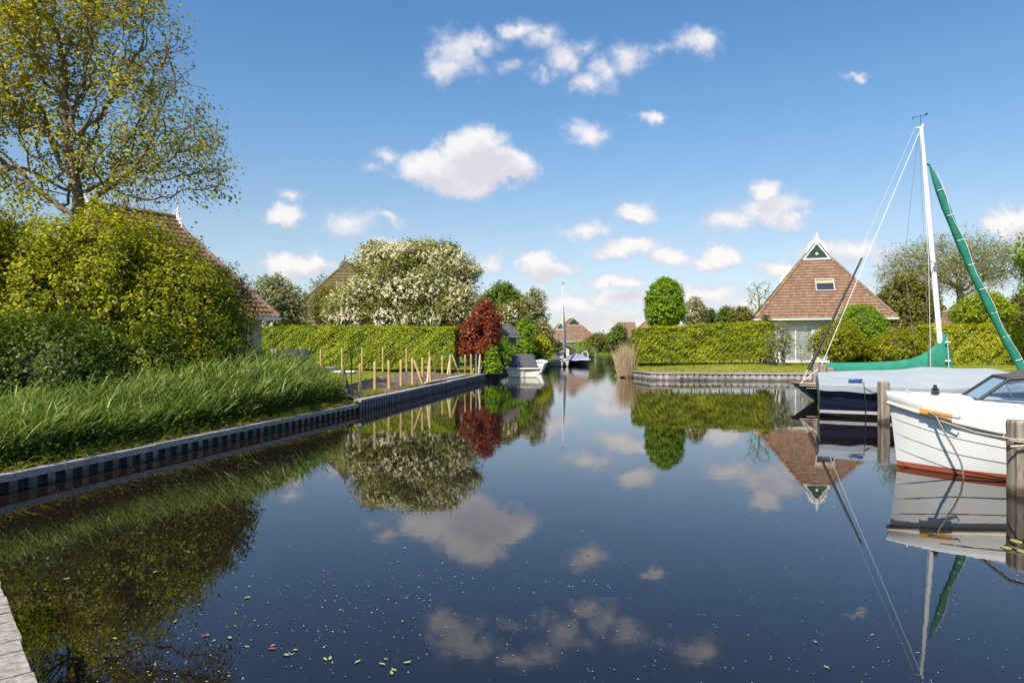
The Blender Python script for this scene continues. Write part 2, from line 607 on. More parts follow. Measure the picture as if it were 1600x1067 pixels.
M['tile_cap'] = plain('tile_cap', (.20, .125, .09), .85, var=.35, scale=5, bump=.4)

# leaves
M['lf_hazel'] = leafmat('leaf_yellow_green', [(.06, .09, .005), (.25, .275, .009), (.56, .52, .016)], .42)
M['lf_dark'] = leafmat('leaf_dark_green', [(.02, .042, .005), (.055, .098, .009), (.14, .185, .014)], .35)
M['lf_hedge'] = leafmat('leaf_hedge', [(.08, .13, .006), (.26, .33, .009), (.50, .52, .016)], .38)
M['lf_priv'] = leafmat('leaf_privet', [(.08, .12, .006), (.27, .32, .009), (.58, .56, .02)], .36)
M['lf_gold'] = leafmat('leaf_gold', [(.14, .18, .008), (.36, .38, .012), (.60, .58, .02)], .34)
M['lf_fresh'] = leafmat('leaf_fresh', [(.07, .15, .006), (.19, .32, .009), (.33, .46, .016)], .38)
M['lf_alder'] = leafmat('leaf_alder', [(.11, .12, .012), (.28, .285, .02), (.50, .46, .035)], .45)
M['lf_catkin'] = leafmat('leaf_catkin', [(.20, .11, .06), (.33, .21, .11), (.44, .31, .19)], .3, tr_gain=1.1)
M['lf_olive'] = leafmat('leaf_olive', [(.085, .09, .02), (.18, .175, .03), (.31, .28, .05)], .35)
M['lf_willow'] = leafmat('leaf_willow', [(.14, .15, .06), (.26, .265, .11), (.42, .41, .21)], .32, tr_gain=1.2)
M['lf_willow2'] = leafmat('leaf_willow_green', [(.13, .15, .045), (.27, .285, .09), (.44, .44, .18)], .38, tr_gain=1.2)
M['lf_silver'] = leafmat('leaf_silver', [(.12, .13, .075), (.20, .215, .13), (.30, .31, .21)], .25, tr_gain=1.1)
M['lf_far'] = leafmat('leaf_far', [(.07, .12, .015), (.13, .19, .02), (.22, .28, .035)], .35)
M['lf_blossom'] = leafmat('blossom', [(.55, .51, .30), (.72, .67, .46), (.82, .78, .60)], .28, tr_gain=1.0)
M['lf_red'] = leafmat('leaf_red', [(.08, .015, .012), (.25, .045, .024), (.48, .16, .05)], .3, rough=.4)
M['lf_dry'] = leafmat('reed_dry', [(.42, .31, .18), (.60, .47, .31), (.72, .60, .44)], .3, tr_gain=1.1)
M['lf_reed'] = leafmat('reed_green', [(.022, .05, .008), (.095, .16, .022), (.25, .33, .07), (.52, .50, .20)], .38)
M['lf_reed_far'] = leafmat('reed_far', [(.12, .18, .04), (.21, .28, .07), (.33, .39, .13)], .35)
M['lf_grass'] = leafmat('grass_blade', [(.13, .17, .012), (.26, .29, .02), (.46, .42, .08)], .3)
M['lf_gold2'] = leafmat('leaf_lily', [(.25, .30, .04), (.4, .42, .08)], .1)

# ------------------------------------------------------------------ water and ground
def water_mat():
    m, nt, b = newmat('water')
    setc(b.inputs['Base Color'], (.009, .0058, .0045))
    b.inputs['Roughness'].default_value = .012
    b.inputs['IOR'].default_value = 1.53
    setc(b.inputs['Specular Tint'], (.74, .84, 1.0))
    b.inputs['Specular IOR Level'].default_value = .60
    tc = nt.nodes.new('ShaderNodeTexCoord')
    sep = nt.nodes.new('ShaderNodeSeparateXYZ')
    nt.links.new(tc.outputs['Object'], sep.inputs[0])
    mp = nt.nodes.new('ShaderNodeMapping')
    mp.inputs['Scale'].default_value = (.55, 1.5, 1)
    nt.links.new(tc.outputs['Object'], mp.inputs[0])
    n1 = nt.nodes.new('ShaderNodeTexNoise')
    n1.inputs['Scale'].default_value = 2.4
    n1.inputs['Detail'].default_value = 3
    nt.links.new(mp.outputs[0], n1.inputs['Vector'])
    n2 = nt.nodes.new('ShaderNodeTexNoise')      # patches of breeze
    n2.inputs['Scale'].default_value = .09
    n2.inputs['Detail'].default_value = 2
    nt.links.new(tc.outputs['Object'], n2.inputs['Vector'])
    mr = nt.nodes.new('ShaderNodeMapRange')
    mr.inputs['From Min'].default_value = 12
    mr.inputs['From Max'].default_value = 70
    mr.inputs['To Min'].default_value = .010
    mr.inputs['To Max'].default_value = .12
    nt.links.new(sep.outputs[1], mr.inputs['Value'])
    mm = nt.nodes.new('ShaderNodeMath')
    mm.operation = 'MULTIPLY'
    nt.links.new(mr.outputs[0], mm.inputs[0])
    r2 = nt.nodes.new('ShaderNodeMapRange')
    r2.inputs['From Min'].default_value = .35
    r2.inputs['From Max'].default_value = .65
    r2.inputs['To Min'].default_value = .4
    r2.inputs['To Max'].default_value = 1.2
    nt.links.new(n2.outputs[0], r2.inputs['Value'])
    nt.links.new(r2.outputs[0], mm.inputs[1])
    bp = nt.nodes.new('ShaderNodeBump')
    bp.inputs['Distance'].default_value = .06
    nt.links.new(mm.outputs[0], bp.inputs['Strength'])
    nt.links.new(n1.outputs[0], bp.inputs['Height'])
    nt.links.new(bp.outputs[0], b.inputs['Normal'])
    return m
M['water'] = water_mat()

# edges of the canal: (x, y) pairs, from near to far
LEFT = [(-9.2, -1.8), (-6.93, 9.24), (-4.66, 20.3), (-4.60, 20.34), (-1.6, 39.5), (-1.9, 40.2), (-1.75, 47.0), (-.45, 55.0),
        (2.2, 57.5), (3.1, 62), (4.0, 70), (6.2, 90), (10.6, 100), (14.2, 125), (17.5, 158)]
RIGHT = [(29, -20), (27, 30), (22.5, 37.6), (15.9, 38.4), (8.07, 39.5), (7.6, 42.7), (8.5, 47), (11.8, 64), (15, 82), (29, 158)]

def lawn_mat():
    m, nt, b = newmat('grass_ground')
    tc = nt.nodes.new('ShaderNodeTexCoord')
    n1 = nt.nodes.new('ShaderNodeTexNoise')
    n1.inputs['Scale'].default_value = .7
    n1.inputs['Detail'].default_value = 8
    n1.inputs['Roughness'].default_value = .75
    nt.links.new(tc.outputs['Object'], n1.inputs['Vector'])
    col = ramp(nt, [(.3, (.10, .125, .012)), (.5, (.19, .22, .02)), (.7, (.33, .30, .05))], n1.outputs[0])
    nt.links.new(col, b.inputs['Base Color'])
    b.inputs['Roughness'].default_value = .9
    b.inputs['Specular IOR Level'].default_value = .1
    n2 = nt.nodes.new('ShaderNodeTexNoise')
    n2.inputs['Scale'].default_value = 30
    n2.inputs['Detail'].default_value = 4
    nt.links.new(tc.outputs['Object'], n2.inputs['Vector'])
    bp = nt.nodes.new('ShaderNodeBump')
    bp.inputs['Strength'].default_value = 1
    bp.inputs['Distance'].default_value = .05
    nt.links.new(n2.outputs[0], bp.inputs['Height'])
    nt.links.new(bp.outputs[0], b.inputs['Normal'])
    return m
M['lawn'] = lawn_mat()

def lerp_edge(E, y):
    for (x0, y0), (x1, y1) in zip(E, E[1:]):
        if min(y0, y1) <= y <= max(y0, y1) and y0 != y1:
            return x0 + (x1 - x0) * (y - y0) / (y1 - y0)
    return E[-1][0] if y > E[-1][1] else E[0][0]

def sstep(a, b, x):
    t = max(0, min(1, (x - a) / (b - a)))
    return t * t * (3 - 2 * t)

def hleft(x, y):
    off = lerp_edge(LEFT, y) - x
    base = .22 + .14 * sstep(20.2, 20.6, y) + .30 * sstep(40, 48, y)
    if y > 56: base = .15 + .4 * sstep(0, 3, off)
    return base + (.45 * sstep(1, 7, off) if y < 20 else .30 * sstep(3, 12, off) * (1 - .6 * sstep(48, 60, y)))

def hright(x, y):
    b = .36
    d = y - 38.6
    return b + .42 * sstep(.8, 6, d) if y < 70 else .6

def build_ground():
    mb = MB()
    offs = [0, .25, .6, 1.2, 2, 3, 4.5, 6.5, 9, 12, 16, 24, 40, 80, 200, 900, 3500]
    # left bank
    ys = [-400, -60, -20]
    y = -1.8
    while y < 60: ys.append(y); y += .8 if y > 6 else 1.2
    ys += [20.3, 20.34, 39.5, 40.2, 47, 55, 57.5] + [62, 66, 70, 75, 80, 85, 90, 95, 100, 110, 125, 140, 158, 158.2]
    ys = sorted(set(ys))
    rows = []
    for y in ys:
        ex = lerp_edge(LEFT, y) - .06
        rows.append([(ex - o, y, hleft(ex - o, y)) for o in offs])
    mb.grid(rows, 0)
    # front faces under the left edge (soil behind the walls)
    mb.grid([[(r_[0][0], r_[0][1], -1.3), r_[0]] for r_ in rows], 0, False)
    # right bank: columns run away from the water in y for the near part, in x along the reach behind
    xs = [7.66, 8.07, 9, 10, 11, 12, 13, 14, 15, 15.9, 17, 18.5, 20, 21.5, 22.5, 24, 27, 32, 45, 80, 300, 3500]
    front = []
    def ry(x):
        pts = [(7.6, 42.7), (8.07, 39.5), (15.9, 38.4), (22.5, 37.6), (27, 30)]
        for (a, ya), (b_, yb) in zip(pts, pts[1:]):
            if a <= x <= b_: return ya + (yb - ya) * (x - a) / (b_ - a)
        return 30 if x > 27 else 42.7
    doff = [0.06, .3, .8, 1.5, 2.5, 3.6, 5, 7, 10, 14, 20, 30, 45]
    rows = []
    for k_, x in enumerate(xs):
        y0 = ry(x)
        rows.append([(max(x, lerp_edge(RIGHT[5:], min(y0 + d, 90)) + .02 + .01 * k_) if y0 + d > 42.7 else x, min(y0 + d, 90), hright(x, y0 + d if x < 27 else 50)) for d in doff])
    mb.grid(rows, 0)
    mb.grid([[(r_[0][0], r_[0][1], -1.3), r_[0]] for r_ in rows], 0, False)
    mb.box((28.5 + 400, -60, -.4), (800, 180, 1.9), 0, 0)
    # right bank along the far reach
    rows = []
    for y in [42.6, 45, 48, 52, 58, 64, 72, 80, 95, 115, 140, 158, 158.2]:
        ex = lerp_edge(RIGHT[5:], y) + .06
        rows.append([(ex + o, y, .25 + .34 * sstep(0, 3, o)) for o in offs])
    mb.grid(rows, 0)
    mb.grid([[(r_[0][0], r_[0][1], -1.3), r_[0]] for r_ in rows], 0, False)
    # the land beyond the end of the reach, to the horizon
    rows = []
    for y in [158, 159.5, 165, 200, 400, 1500, 5000]:
        rows.append([(x, y, .15 if y == 158 else .5) for x in (-4000, -600, -100, 0, 10, 17.4, 20, 24, 29.1, 40, 100, 600, 4000)])
    mb.grid(rows, 0)
    mb.add([(17.4, 158, -1.3), (29.1, 158, -1.3), (29.1, 158, .15), (17.4, 158, .15)], [(0, 1, 2, 3)], 0)
    o = mb.build('ground', M['lawn'])
    o['kind'] = 'structure'
    w = MB()
    w.add([(-60, -120, 0), (60, -120, 0), (60, 170, 0), (-60, 170, 0)], [(0, 1, 2, 3)])
    wo = w.build('water', M['water'])
    wo['kind'] = 'structure'
build_ground()

# ------------------------------------------------------------------ vegetation tools
def rng(seed): return np.random.default_rng(seed)

def wnoise(p, freq, seed, oct=7):
    g = rng(seed)
    s = np.zeros(len(p))
    for i in range(oct):
        k = g.normal(size=3) * freq * (1 + .35 * i)
        s += np.sin(p @ k + g.uniform(0, 6.28)) / (1 + .2 * i)
    return s / math.sqrt(oct)

def unit(a):
    return a / np.maximum(1e-6, np.linalg.norm(a, axis=1, keepdims=True))

def leaves(name, C, D, size, mat, parent, seed=1, aspect=.55, tone=None, jit=1.0, droop=0.0, smin=.6, smax=1.25):
    """one rhombic leaf for each centre C; D is the way the leaf faces"""
    g = rng(seed)
    n = len(C)
    nrm = unit(unit(D) + g.normal(size=(n, 3)) * .42 * jit)
    t = unit(np.cross(nrm, g.normal(size=(n, 3))))
    t[:, 2] -= droop
    t = unit(t)
    b = unit(np.cross(nrm, t))
    s = (size * g.uniform(smin, smax, n))[:, None]
    w = s * aspect * .5
    cup = nrm * (s * .10)
    v = np.stack([C - t * s * .5, C + b * w + cup, C + t * s * .5, C - b * w + cup], axis=1).reshape(-1, 3)
    q = np.arange(n * 4).reshape(n, 4)
    if tone is None:
        tone = g.uniform(0, 1, n)
    me = np_mesh(name, v, q, np.clip(tone, 0, 1))
    return mesh_obj(name, me, mat, parent)

def shell_points(blobs, n, seed, shell=.4, lump=.22, lfreq=1.3, clump=.0, cfreq=1.6, deep=.55):
    """points near the surface of a union of ellipsoids, with an uneven outline and holes"""
    g = rng(seed)
    vol = np.array([(b[3] * b[4] * b[5]) ** (2 / 3) for b in blobs])
    cnt = (vol / vol.sum() * n * 1.9).astype(int) + 1
    P, Nn = [], []
    B = np.array([b[:6] for b in blobs], float)
    for i, (b, c) in enumerate(zip(B, cnt)):
        d = unit(g.normal(size=(c, 3)))
        r_ = 1 - shell * g.uniform(0, 1, c) ** 1.4
        p = d * b[3:6]
        lum = 1 + lump * wnoise(p + b[:3], lfreq, seed + 5)
        p = b[:3] + p * (r_ * lum)[:, None]
        nn = unit(d / b[3:6])
        keep = np.ones(c, bool)
        for j, b2 in enumerate(B):
            if j != i:
                keep &= (((p - b2[:3]) / b2[3:6]) ** 2).sum(1) > deep ** 2
        P.append(p[keep]); Nn.append(nn[keep])
    P = np.concatenate(P); Nn = np.concatenate(Nn)
    if clump:
        keep = wnoise(P, cfreq, seed + 9) + g.normal(size=len(P)) * .35 > -1 + clump
        P, Nn = P[keep], Nn[keep]
    idx = g.permutation(len(P))[:n]
    return P[idx], Nn[idx]

def sprays(P, Nn, k, length, seed, up=.3):
    """k leaf places along a short spray that leaves each point outwards"""
    g = rng(seed)
    D = unit(Nn + g.normal(size=P.shape) * .5 + np.array([0, 0, up]))
    s = g.uniform(0, 1, (len(P), k, 1))
    L = (length * g.uniform(.5, 1.3, len(P)))[:, None, None]
    C = P[:, None, :] + D[:, None, :] * s * L + g.normal(size=(len(P), k, 3)) * length * .16
    N2 = np.repeat(Nn[:, None, :], k, 1) * .6 + np.array([0, 0, .55])
    tn = np.repeat(g.normal(size=len(P))[:, None], k, 1) * .16 + g.normal(size=(len(P), k)) * .15
    return C.reshape(-1, 3), N2.reshape(-1, 3), tn.ravel()

def colonize(base, trunk_top, A, step, infl, kill, seed, maxn=4500, iters=120):
    g = rng(seed)
    base = np.array(base, float); top = np.array(trunk_top, float)
    nseg = max(2, int(np.linalg.norm(top - base) / step))
    nodes = [base + (top - base) * i / nseg + (g.normal(size=3) * [.25, .25, 0] * step if 0 < i else 0) for i in range(nseg + 1)]
    par = [-1] + list(range(nseg))
    A = A.copy()
    nd = np.full(len(A), 1e9); ni = np.zeros(len(A), int)
    start = 0
    for it in range(iters):
        arr = np.array(nodes[start:])
        if len(arr) == 0: break
        d = np.linalg.norm(A[:, None, :] - arr[None], axis=2)
        m = d.argmin(1); dm = d[np.arange(len(A)), m]
        up = dm < nd
        nd[up] = dm[up]; ni[up] = m[up] + start
        start = len(nodes)
        act = (nd < infl) & (nd > kill)
        alive = nd > kill
        A, nd, ni, act = A[alive], nd[alive], ni[alive], act[alive]
        if len(A) == 0 or len(nodes) > maxn: break
        if not act.any():
            act = nd < nd.min() * 1.25
        nodearr = np.array(nodes)
        dirs = {}
        for a_, i_ in zip(A[act], ni[act]):
            v = a_ - nodearr[i_]
            dirs[i_] = dirs.get(i_, 0) + v / (np.linalg.norm(v) + 1e-6)
        for i_, v in dirs.items():
            v = v / (np.linalg.norm(v) + 1e-6) + g.normal(size=3) * .22
            v /= np.linalg.norm(v)
            nodes.append(nodearr[i_] + v * step * g.uniform(.8, 1.15))
            par.append(int(i_))
    nodes = np.array(nodes); par = np.array(par)
    w = np.zeros(len(nodes))
    kids = np.zeros(len(nodes), int)
    for i in range(len(nodes) - 1, 0, -1):
        w[i] = max(w[i], 1)
        w[par[i]] += w[i]
        kids[par[i]] += 1
    return nodes, par, w, kids

def branch_mesh(name, nodes, par, rad, mat, parent, n=5, rmin=0.0):
    idx = np.array([i for i in range(1, len(nodes)) if rad[i] > rmin])
    a = nodes[par[idx]]; b = nodes[idx]
    ra = rad[par[idx]]; rb = rad[idx]
    ra = np.minimum(ra, rb * 1.5)
    t = unit(b - a)
    ref = np.where(np.abs(t[:, 2:3]) > .9, np.array([[1., 0, 0]]), np.array([[0, 0, 1.]]))
    x = unit(np.cross(t, ref)); y = np.cross(t, x)
    th = np.arange(n) / n * 2 * math.pi
    ring = x[:, None, :] * np.cos(th)[None, :, None] + y[:, None, :] * np.sin(th)[None, :, None]
    va = a[:, None, :] - t[:, None, :] * ra[:, None, None] * .3 + ring * ra[:, None, None]
    vb = b[:, None, :] + ring * rb[:, None, None]
    V = np.concatenate([va, vb], 1).reshape(-1, 3)
    k = np.arange(n); k2 = (k + 1) % n
    q = np.stack([k, k2, n + k2, n + k], 1)
    Q = (np.arange(len(idx)) * 2 * n)[:, None, None] + q[None]
    me = np_mesh(name, V, Q.reshape(-1, 4), None, True)
    return mesh_obj(name, me, mat, parent)

def tree(name, label, base, blobs, trunk_h, mats, seed, cat='tree', group=None, n_attr=500, step=.4, infl=3.0, kill=.55,
         trunk_r=.16, per=8, lsize=.12, spread=.3, bark='bark', extra=None, rmin=0.0, lean=(0, 0), pw=.5, tip_w=3, aspect=.55, shell=.9, droop=0., clump=0.0, jit=1., fill=0, gaps=0):
    """a tree grown into the given crown volume: trunk and limbs, then leaves on its outer twigs.
    blobs are in metres from the base; extra = [(part name, material, how many per twig, size)]"""
    t = thing(name, label, cat, base, 0, group)
    P, _ = shell_points(blobs, n_attr, seed, shell=shell, lump=.15, clump=clump)
    nodes, par, w, kids = colonize((0, 0, 0), (lean[0], lean[1], trunk_h), P, step, infl, kill, seed, maxn=9000)
    rad = np.maximum(.006, trunk_r * (w / w[0]) ** pw)
    branch_mesh('trunk', nodes, par, rad, M[bark], t, rmin=rmin)
    tips = nodes[(w <= tip_w)]
    if gaps: tips = tips[wnoise(tips, 1.15, seed + 70) + rng(seed + 71).normal(size=len(tips)) * .22 > gaps]
    cen = np.mean([b[:3] for b in blobs], 0)
    g = rng(seed + 3)
    def scatter(k, part, mat, size, sd, asp):
        C = np.repeat(tips, k, 0) + g.normal(size=(len(tips) * k, 3)) * spread
        D = unit(C - cen) * .5 + np.array([0, 0, .6])
        tn = np.repeat(g.normal(size=len(tips)) * .17, k) + .5 + g.normal(size=len(C)) * .17 + .05 * wnoise(C, .6, sd)
        leaves(part, C, D, size, mat, t, sd, asp, tn, droop=droop, jit=jit)
    scatter(per, 'crown', mats, lsize, seed + 1, aspect)
    if fill:
        P2, N2 = shell_points(blobs, fill // 6, seed + 50, .6, .28, 1.2, .3, 1.5, .5)
        C2, D2, tn2 = sprays(P2, N2, 6, spread * 1.2, seed + 51)
        leaves('outer_foliage', C2, D2, lsize, mats, t, seed + 52, aspect, tn2 + .5)
        for i, e in enumerate(extra or []):
            P3, N3 = shell_points(blobs, fill // 6, seed + 60 + i, .35, .28, 1.2, .3, 1.5, .5)
            C3, D3, tn3 = sprays(P3, N3, 7, spread * .8, seed + 61 + i)
            leaves('outer_' + e[0], C3, D3, e[3], e[1], t, seed + 62 + i, .8, tn3 + .55)
    for i, e in enumerate(extra or []):
        scatter(e[2], e[0], e[1], e[3], seed + 20 + i, e[4] if len(e) > 4 else aspect)
    return t

def shrub(name, label, base, blobs, n, mat, seed, cat='shrub', group=None, lsize=.09, k=6, spray=.2, shell=.45, lump=.22,
          lfreq=1.3, clump=.25, cfreq=1.6, aspect=.6, extra=None, stems=5, bias=0.0, deep=.55, up=.3, core=.0, jit=1.):
    """a bush: stems, and leaf sprays over an uneven crown"""
    t = thing(name, label, cat, base, 0, group)
    P, Nn = shell_points(blobs, n // k, seed, shell, lump, lfreq, clump, cfreq, deep)
    P[:, 2] = np.maximum(P[:, 2], .04)
    C, D, tn = sprays(P, Nn, k, spray, seed + 1, up)
    C[:, 2] = np.maximum(C[:, 2], .02)
    leaves('crown' if cat != 'hedge' else 'foliage', C, D, lsize, mat, t, seed + 2, aspect, tn + .5 + bias, jit=jit)
    for i, e in enumerate(extra or []):
        P2, N2 = shell_points(blobs, e[2], seed + 30 + i, .22, lump, lfreq, clump, cfreq, deep)
        N2[:, 2] += .3
        leaves(e[0], P2 + N2 * .06, N2, e[3], e[1], t, seed + 40 + i, .8)
    g = rng(seed + 7)
    mb = MB()
    for i in range(stems):
        b = blobs[int(g.integers(len(blobs)))]
        tx, ty, tz = b[0] + g.normal() * b[3] * .3, b[1] + g.normal() * b[4] * .3, b[2] + b[5] * .3
        bx, by = tx * .35 + g.normal() * .1, ty * .35 + g.normal() * .1
        pts = [(bx + (tx - bx) * s + g.normal() * .04, by + (ty - by) * s + g.normal() * .04, tz * s) for s in (0, .35, .7, 1)]
        r0 = .02 + .012 * b[5]
        mb.tube(pts, [r0, r0 * .8, r0 * .5, r0 * .2], 6)
    mb.build('stem', M['bark'], t)
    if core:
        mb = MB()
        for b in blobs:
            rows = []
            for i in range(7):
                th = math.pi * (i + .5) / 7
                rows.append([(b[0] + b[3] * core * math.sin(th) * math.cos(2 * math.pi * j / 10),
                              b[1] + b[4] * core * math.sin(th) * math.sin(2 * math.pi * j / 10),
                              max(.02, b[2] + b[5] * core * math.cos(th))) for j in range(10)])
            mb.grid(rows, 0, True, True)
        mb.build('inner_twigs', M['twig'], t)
    return t

def strips(name, base, d0, length, width, droop, segs, mat, parent, seed, tone=None, taper=True):
    """long bending blades"""
    g = rng(seed)
    n = len(base)
    side = unit(np.cross(d0, g.normal(size=(n, 3))))
    pts = [base]
    d = d0.copy()
    for i in range(segs):
        d = unit(d + np.array([0, 0, -1.]) * (droop * (i + 1) / segs)[:, None])
        pts.append(pts[-1] + d * (length / segs)[:, None])
    rows = []
    for i, p in enumerate(pts):
        f = i / segs
        w = width * ((1 - f ** 1.6) * .95 + .05) * (.6 + .4 * min(1, f * 3)) if taper else width
        rows.append(np.stack([p - side * w[:, None] * .5, p + side * w[:, None] * .5], 1))
    V = np.stack(rows, 1).reshape(-1, 3)     # n, segs+1, 2
    q = np.array([[2 * i, 2 * i + 1, 2 * i + 3, 2 * i + 2] for i in range(segs)])
    Q = (np.arange(n) * 2 * (segs + 1))[:, None, None] + q[None]
    if tone is None: tone = g.uniform(0, 1, n)
    me = np_mesh(name, V, Q.reshape(-1, 4), np.repeat(np.clip(tone, 0, 1), segs))
    return mesh_obj(name, me, mat, parent)

def hedge(name, label, p0, p1, thick, z0a, z0b, h0, h1, n, mat, seed, lsize=.1, gap=0.0, top=None, group=None, bump_=.09, cat='hedge'):
    """a clipped hedge from p0 to p1 (x, y) standing on z0a..z0b, h0..h1 high"""
    g = rng(seed)
    a = np.array([p0[0], p0[1]]); b = np.array([p1[0], p1[1]])
    L = np.linalg.norm(b - a); ux = (b - a) / L; vx = np.array([ux[1], -ux[0]])   # vx points to the camera side
    if vx[1] > 0: vx = -vx
    t = thing(name, label, cat, (p0[0], p0[1], z0a), 0, group)
    def make(n, faces, part, m, tonebias, sd, inset=.12):
        cs, ns = [], []
        areas = {'f': L * (h0 + h1) / 2, 'b': L * (h0 + h1) / 4, 't': L * thick * 1.3, 'l': thick * h0, 'r': thick * h1}
        tot = sum(areas[f] for f in faces)
        for f in faces:
            c = int(n * areas[f] / tot)
            s, q, w = g.uniform(0, 1, c), g.uniform(0, 1, c), g.uniform(0, 1, c)
            if f == 'f': w = np.ones(c); nv = (vx[0], vx[1], .15)
            if f == 'b': w = np.zeros(c); nv = (-vx[0], -vx[1], .15)
            if f == 't': q = np.ones(c) + np.where(g.uniform(0, 1, c) < .12, g.uniform(0, .06, c), 0); nv = (0, 0, 1)
            if f == 'l': s = np.zeros(c); nv = (-ux[0], -ux[1], .15)
            if f == 'r': s = np.ones(c); nv = (ux[0], ux[1], .15)
            hh = h0 + (h1 - h0) * s
            zz = (z0b - z0a) * s
            q2 = gap / hh + q * (1 - gap / hh)
            # rounded shoulders
            inw = .10 * np.clip((q2 * hh - hh + .25) / .25, 0, 1) ** 2
            pos = np.stack([ux[0] * s * L, ux[1] * s * L, zz + q2 * hh], 1)
            off = (w - .5) * (thick - 2 * inw * (f in 'fb'))
            pos[:, 0] += vx[0] * off; pos[:, 1] += vx[1] * off
            nn = np.tile(nv, (c, 1)).astype(float)
            pos += nn * (bump_ * wnoise(pos, 2.2, seed + 2) + .055 * wnoise(pos, 9, seed + 3))[:, None]
            pos -= nn * (g.uniform(0, 1, c) ** 2 * inset)[:, None]
            cs.append(pos); ns.append(nn)
        C = np.concatenate(cs); D = np.concatenate(ns)
        tn = .47 + tonebias + .16 * wnoise(C, 1.6, seed + 4) + g.normal(size=len(C)) * .24
        leaves(part, C, D + np.array([0, 0, .25]), lsize, m, t, sd, .62, tn)
    make(n, 'fbtlr', 'foliage', mat, 0, seed + 1)
    if top is not None:
        make(int(n * .16), 't', 'top_leaves', top, 0, seed + 8, .02)  # extra leaves in a second colour, on the top face only
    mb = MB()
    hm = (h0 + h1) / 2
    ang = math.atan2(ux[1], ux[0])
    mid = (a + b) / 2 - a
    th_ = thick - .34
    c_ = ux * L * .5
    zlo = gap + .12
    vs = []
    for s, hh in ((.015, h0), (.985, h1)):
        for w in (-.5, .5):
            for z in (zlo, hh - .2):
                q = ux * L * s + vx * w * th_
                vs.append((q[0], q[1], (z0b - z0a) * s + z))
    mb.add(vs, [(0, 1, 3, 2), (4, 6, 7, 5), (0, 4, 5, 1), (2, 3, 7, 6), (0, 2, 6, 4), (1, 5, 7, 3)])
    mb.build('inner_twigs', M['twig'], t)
    if gap:
        mb = MB()
        k = int(L / .55)
        for i in range(k):
            s = (i + .5) / k + g.normal() * .01
            q = ux * L * s + vx * g.normal() * .1
            z = (z0b - z0a) * s
            mb = MB()
            mb.tube([(q[0], q[1], z - .05), (q[0] + g.normal() * .08, q[1], z + gap + .3)], [.035, .025], 6)
            mb.build('stem', M['bark'], t)
    return t

# ------------------------------------------------------------------ quay walls
def quay_wall(label, pts, ztop, capw, capt, period, mats, outer=.45, group=None, cap_over=.05, depth=.05, mat_cap='cap_wood', board=0):
    t = thing('quay_wall', label, 'quay wall', (pts[0][0], pts[0][1], 0), 0, group)
    ox, oy = pts[0]
    P = [Vector((x - ox, y - oy)) for x, y in pts]
    mb = MB()
    cap = MB()
    nails = MB()
    g = rng(int(abs(ox * 10)) + 3)
    for a, b in zip(P, P[1:]):
        L = (b - a).length
        u = (b - a) / L
        n = Vector((u.y, -u.x))      # towards the water
        k = max(2, int(L / period))
        p_ = L / k
        zt = ztop - capt
        prof = []
        for i in range(k):
            s = i * p_
            prof += [(s, 0), (s + p_ * (.5 - outer / 2) - .02, 0), (s + p_ * (.5 - outer / 2), depth), (s + p_ * (.5 + outer / 2), depth), (s + p_ * (.5 + outer / 2) + .02, 0)]
        prof.append((L, 0))
        for (s0, o0), (s1, o1) in zip(prof, prof[1:]):
            q0 = a + u * s0 + n * o0; q1 = a + u * s1 + n * o1
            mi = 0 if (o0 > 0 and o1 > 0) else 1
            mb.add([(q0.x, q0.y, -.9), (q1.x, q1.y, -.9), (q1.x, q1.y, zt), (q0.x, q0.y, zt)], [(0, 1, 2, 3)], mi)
        # capping boards, each with its own small tilt
        bl = 2.9
        kb = max(1, round(L / bl))
        for i in range(kb):
            s0, s1 = i / kb * L + .004, (i + 1) / kb * L - .004
            c = a + u * (s0 + s1) / 2 + n * (depth + cap_over - capw / 2)
            cap.box((c.x, c.y, ztop - capt / 2 + g.normal() * .004), (s1 - s0, capw, capt), math.atan2(u.y, u.x), 0, rx=g.normal() * .01, ry=g.normal() * .0015)
            for s in (s0 + .12, s1 - .12):
                q = a + u * s + n * (depth + cap_over + .003)
                nails.box((q.x, q.y, ztop - capt / 2), (.02, .008, .02), math.atan2(u.y, u.x))
        if board:
            c = a + u * L / 2 + n * (depth + .022)
            cap.box((c.x, c.y, board), (L, .04, .10), math.atan2(u.y, u.x), 0)
    mb.build('sheet_piling', mats, t)
    cap.build('capping_board', M[mat_cap], t)
    nails.build('bolt', M['black'], t)
    return t

quay_wall('long low grey capped quay wall with pale ribs below the reed bank', [LEFT[0], LEFT[1], LEFT[2]], .27, .30, .10, .30,
          [M['sheet_light'], M['sheet_dark']], outer=.42)
quay_wall('higher blue-grey ribbed quay wall under the row of wooden stakes', [LEFT[3], LEFT[4]], .385, .24, .07, .24,
          [M['sheet_mid'], M['sheet_dark']], outer=.66, depth=.06)
quay_wall('dark timber quay wall beside the covered motorboat', [LEFT[5], LEFT[6], LEFT[7], LEFT[8]], .74, .3, .09, .3,
          [M['sheet_mid'], M['sheet_dark']], outer=.5)
quay_wall('sunlit pale ribbed quay wall in front of the clipped hedge', [(7.6, 42.7), (8.07, 39.5), (15.9, 38.4), (22.5, 37.6), (27, 30)], .45, .30, .07, .34,
          [M['sheet_pale'], M['sheet_light']], outer=.62, depth=.045)

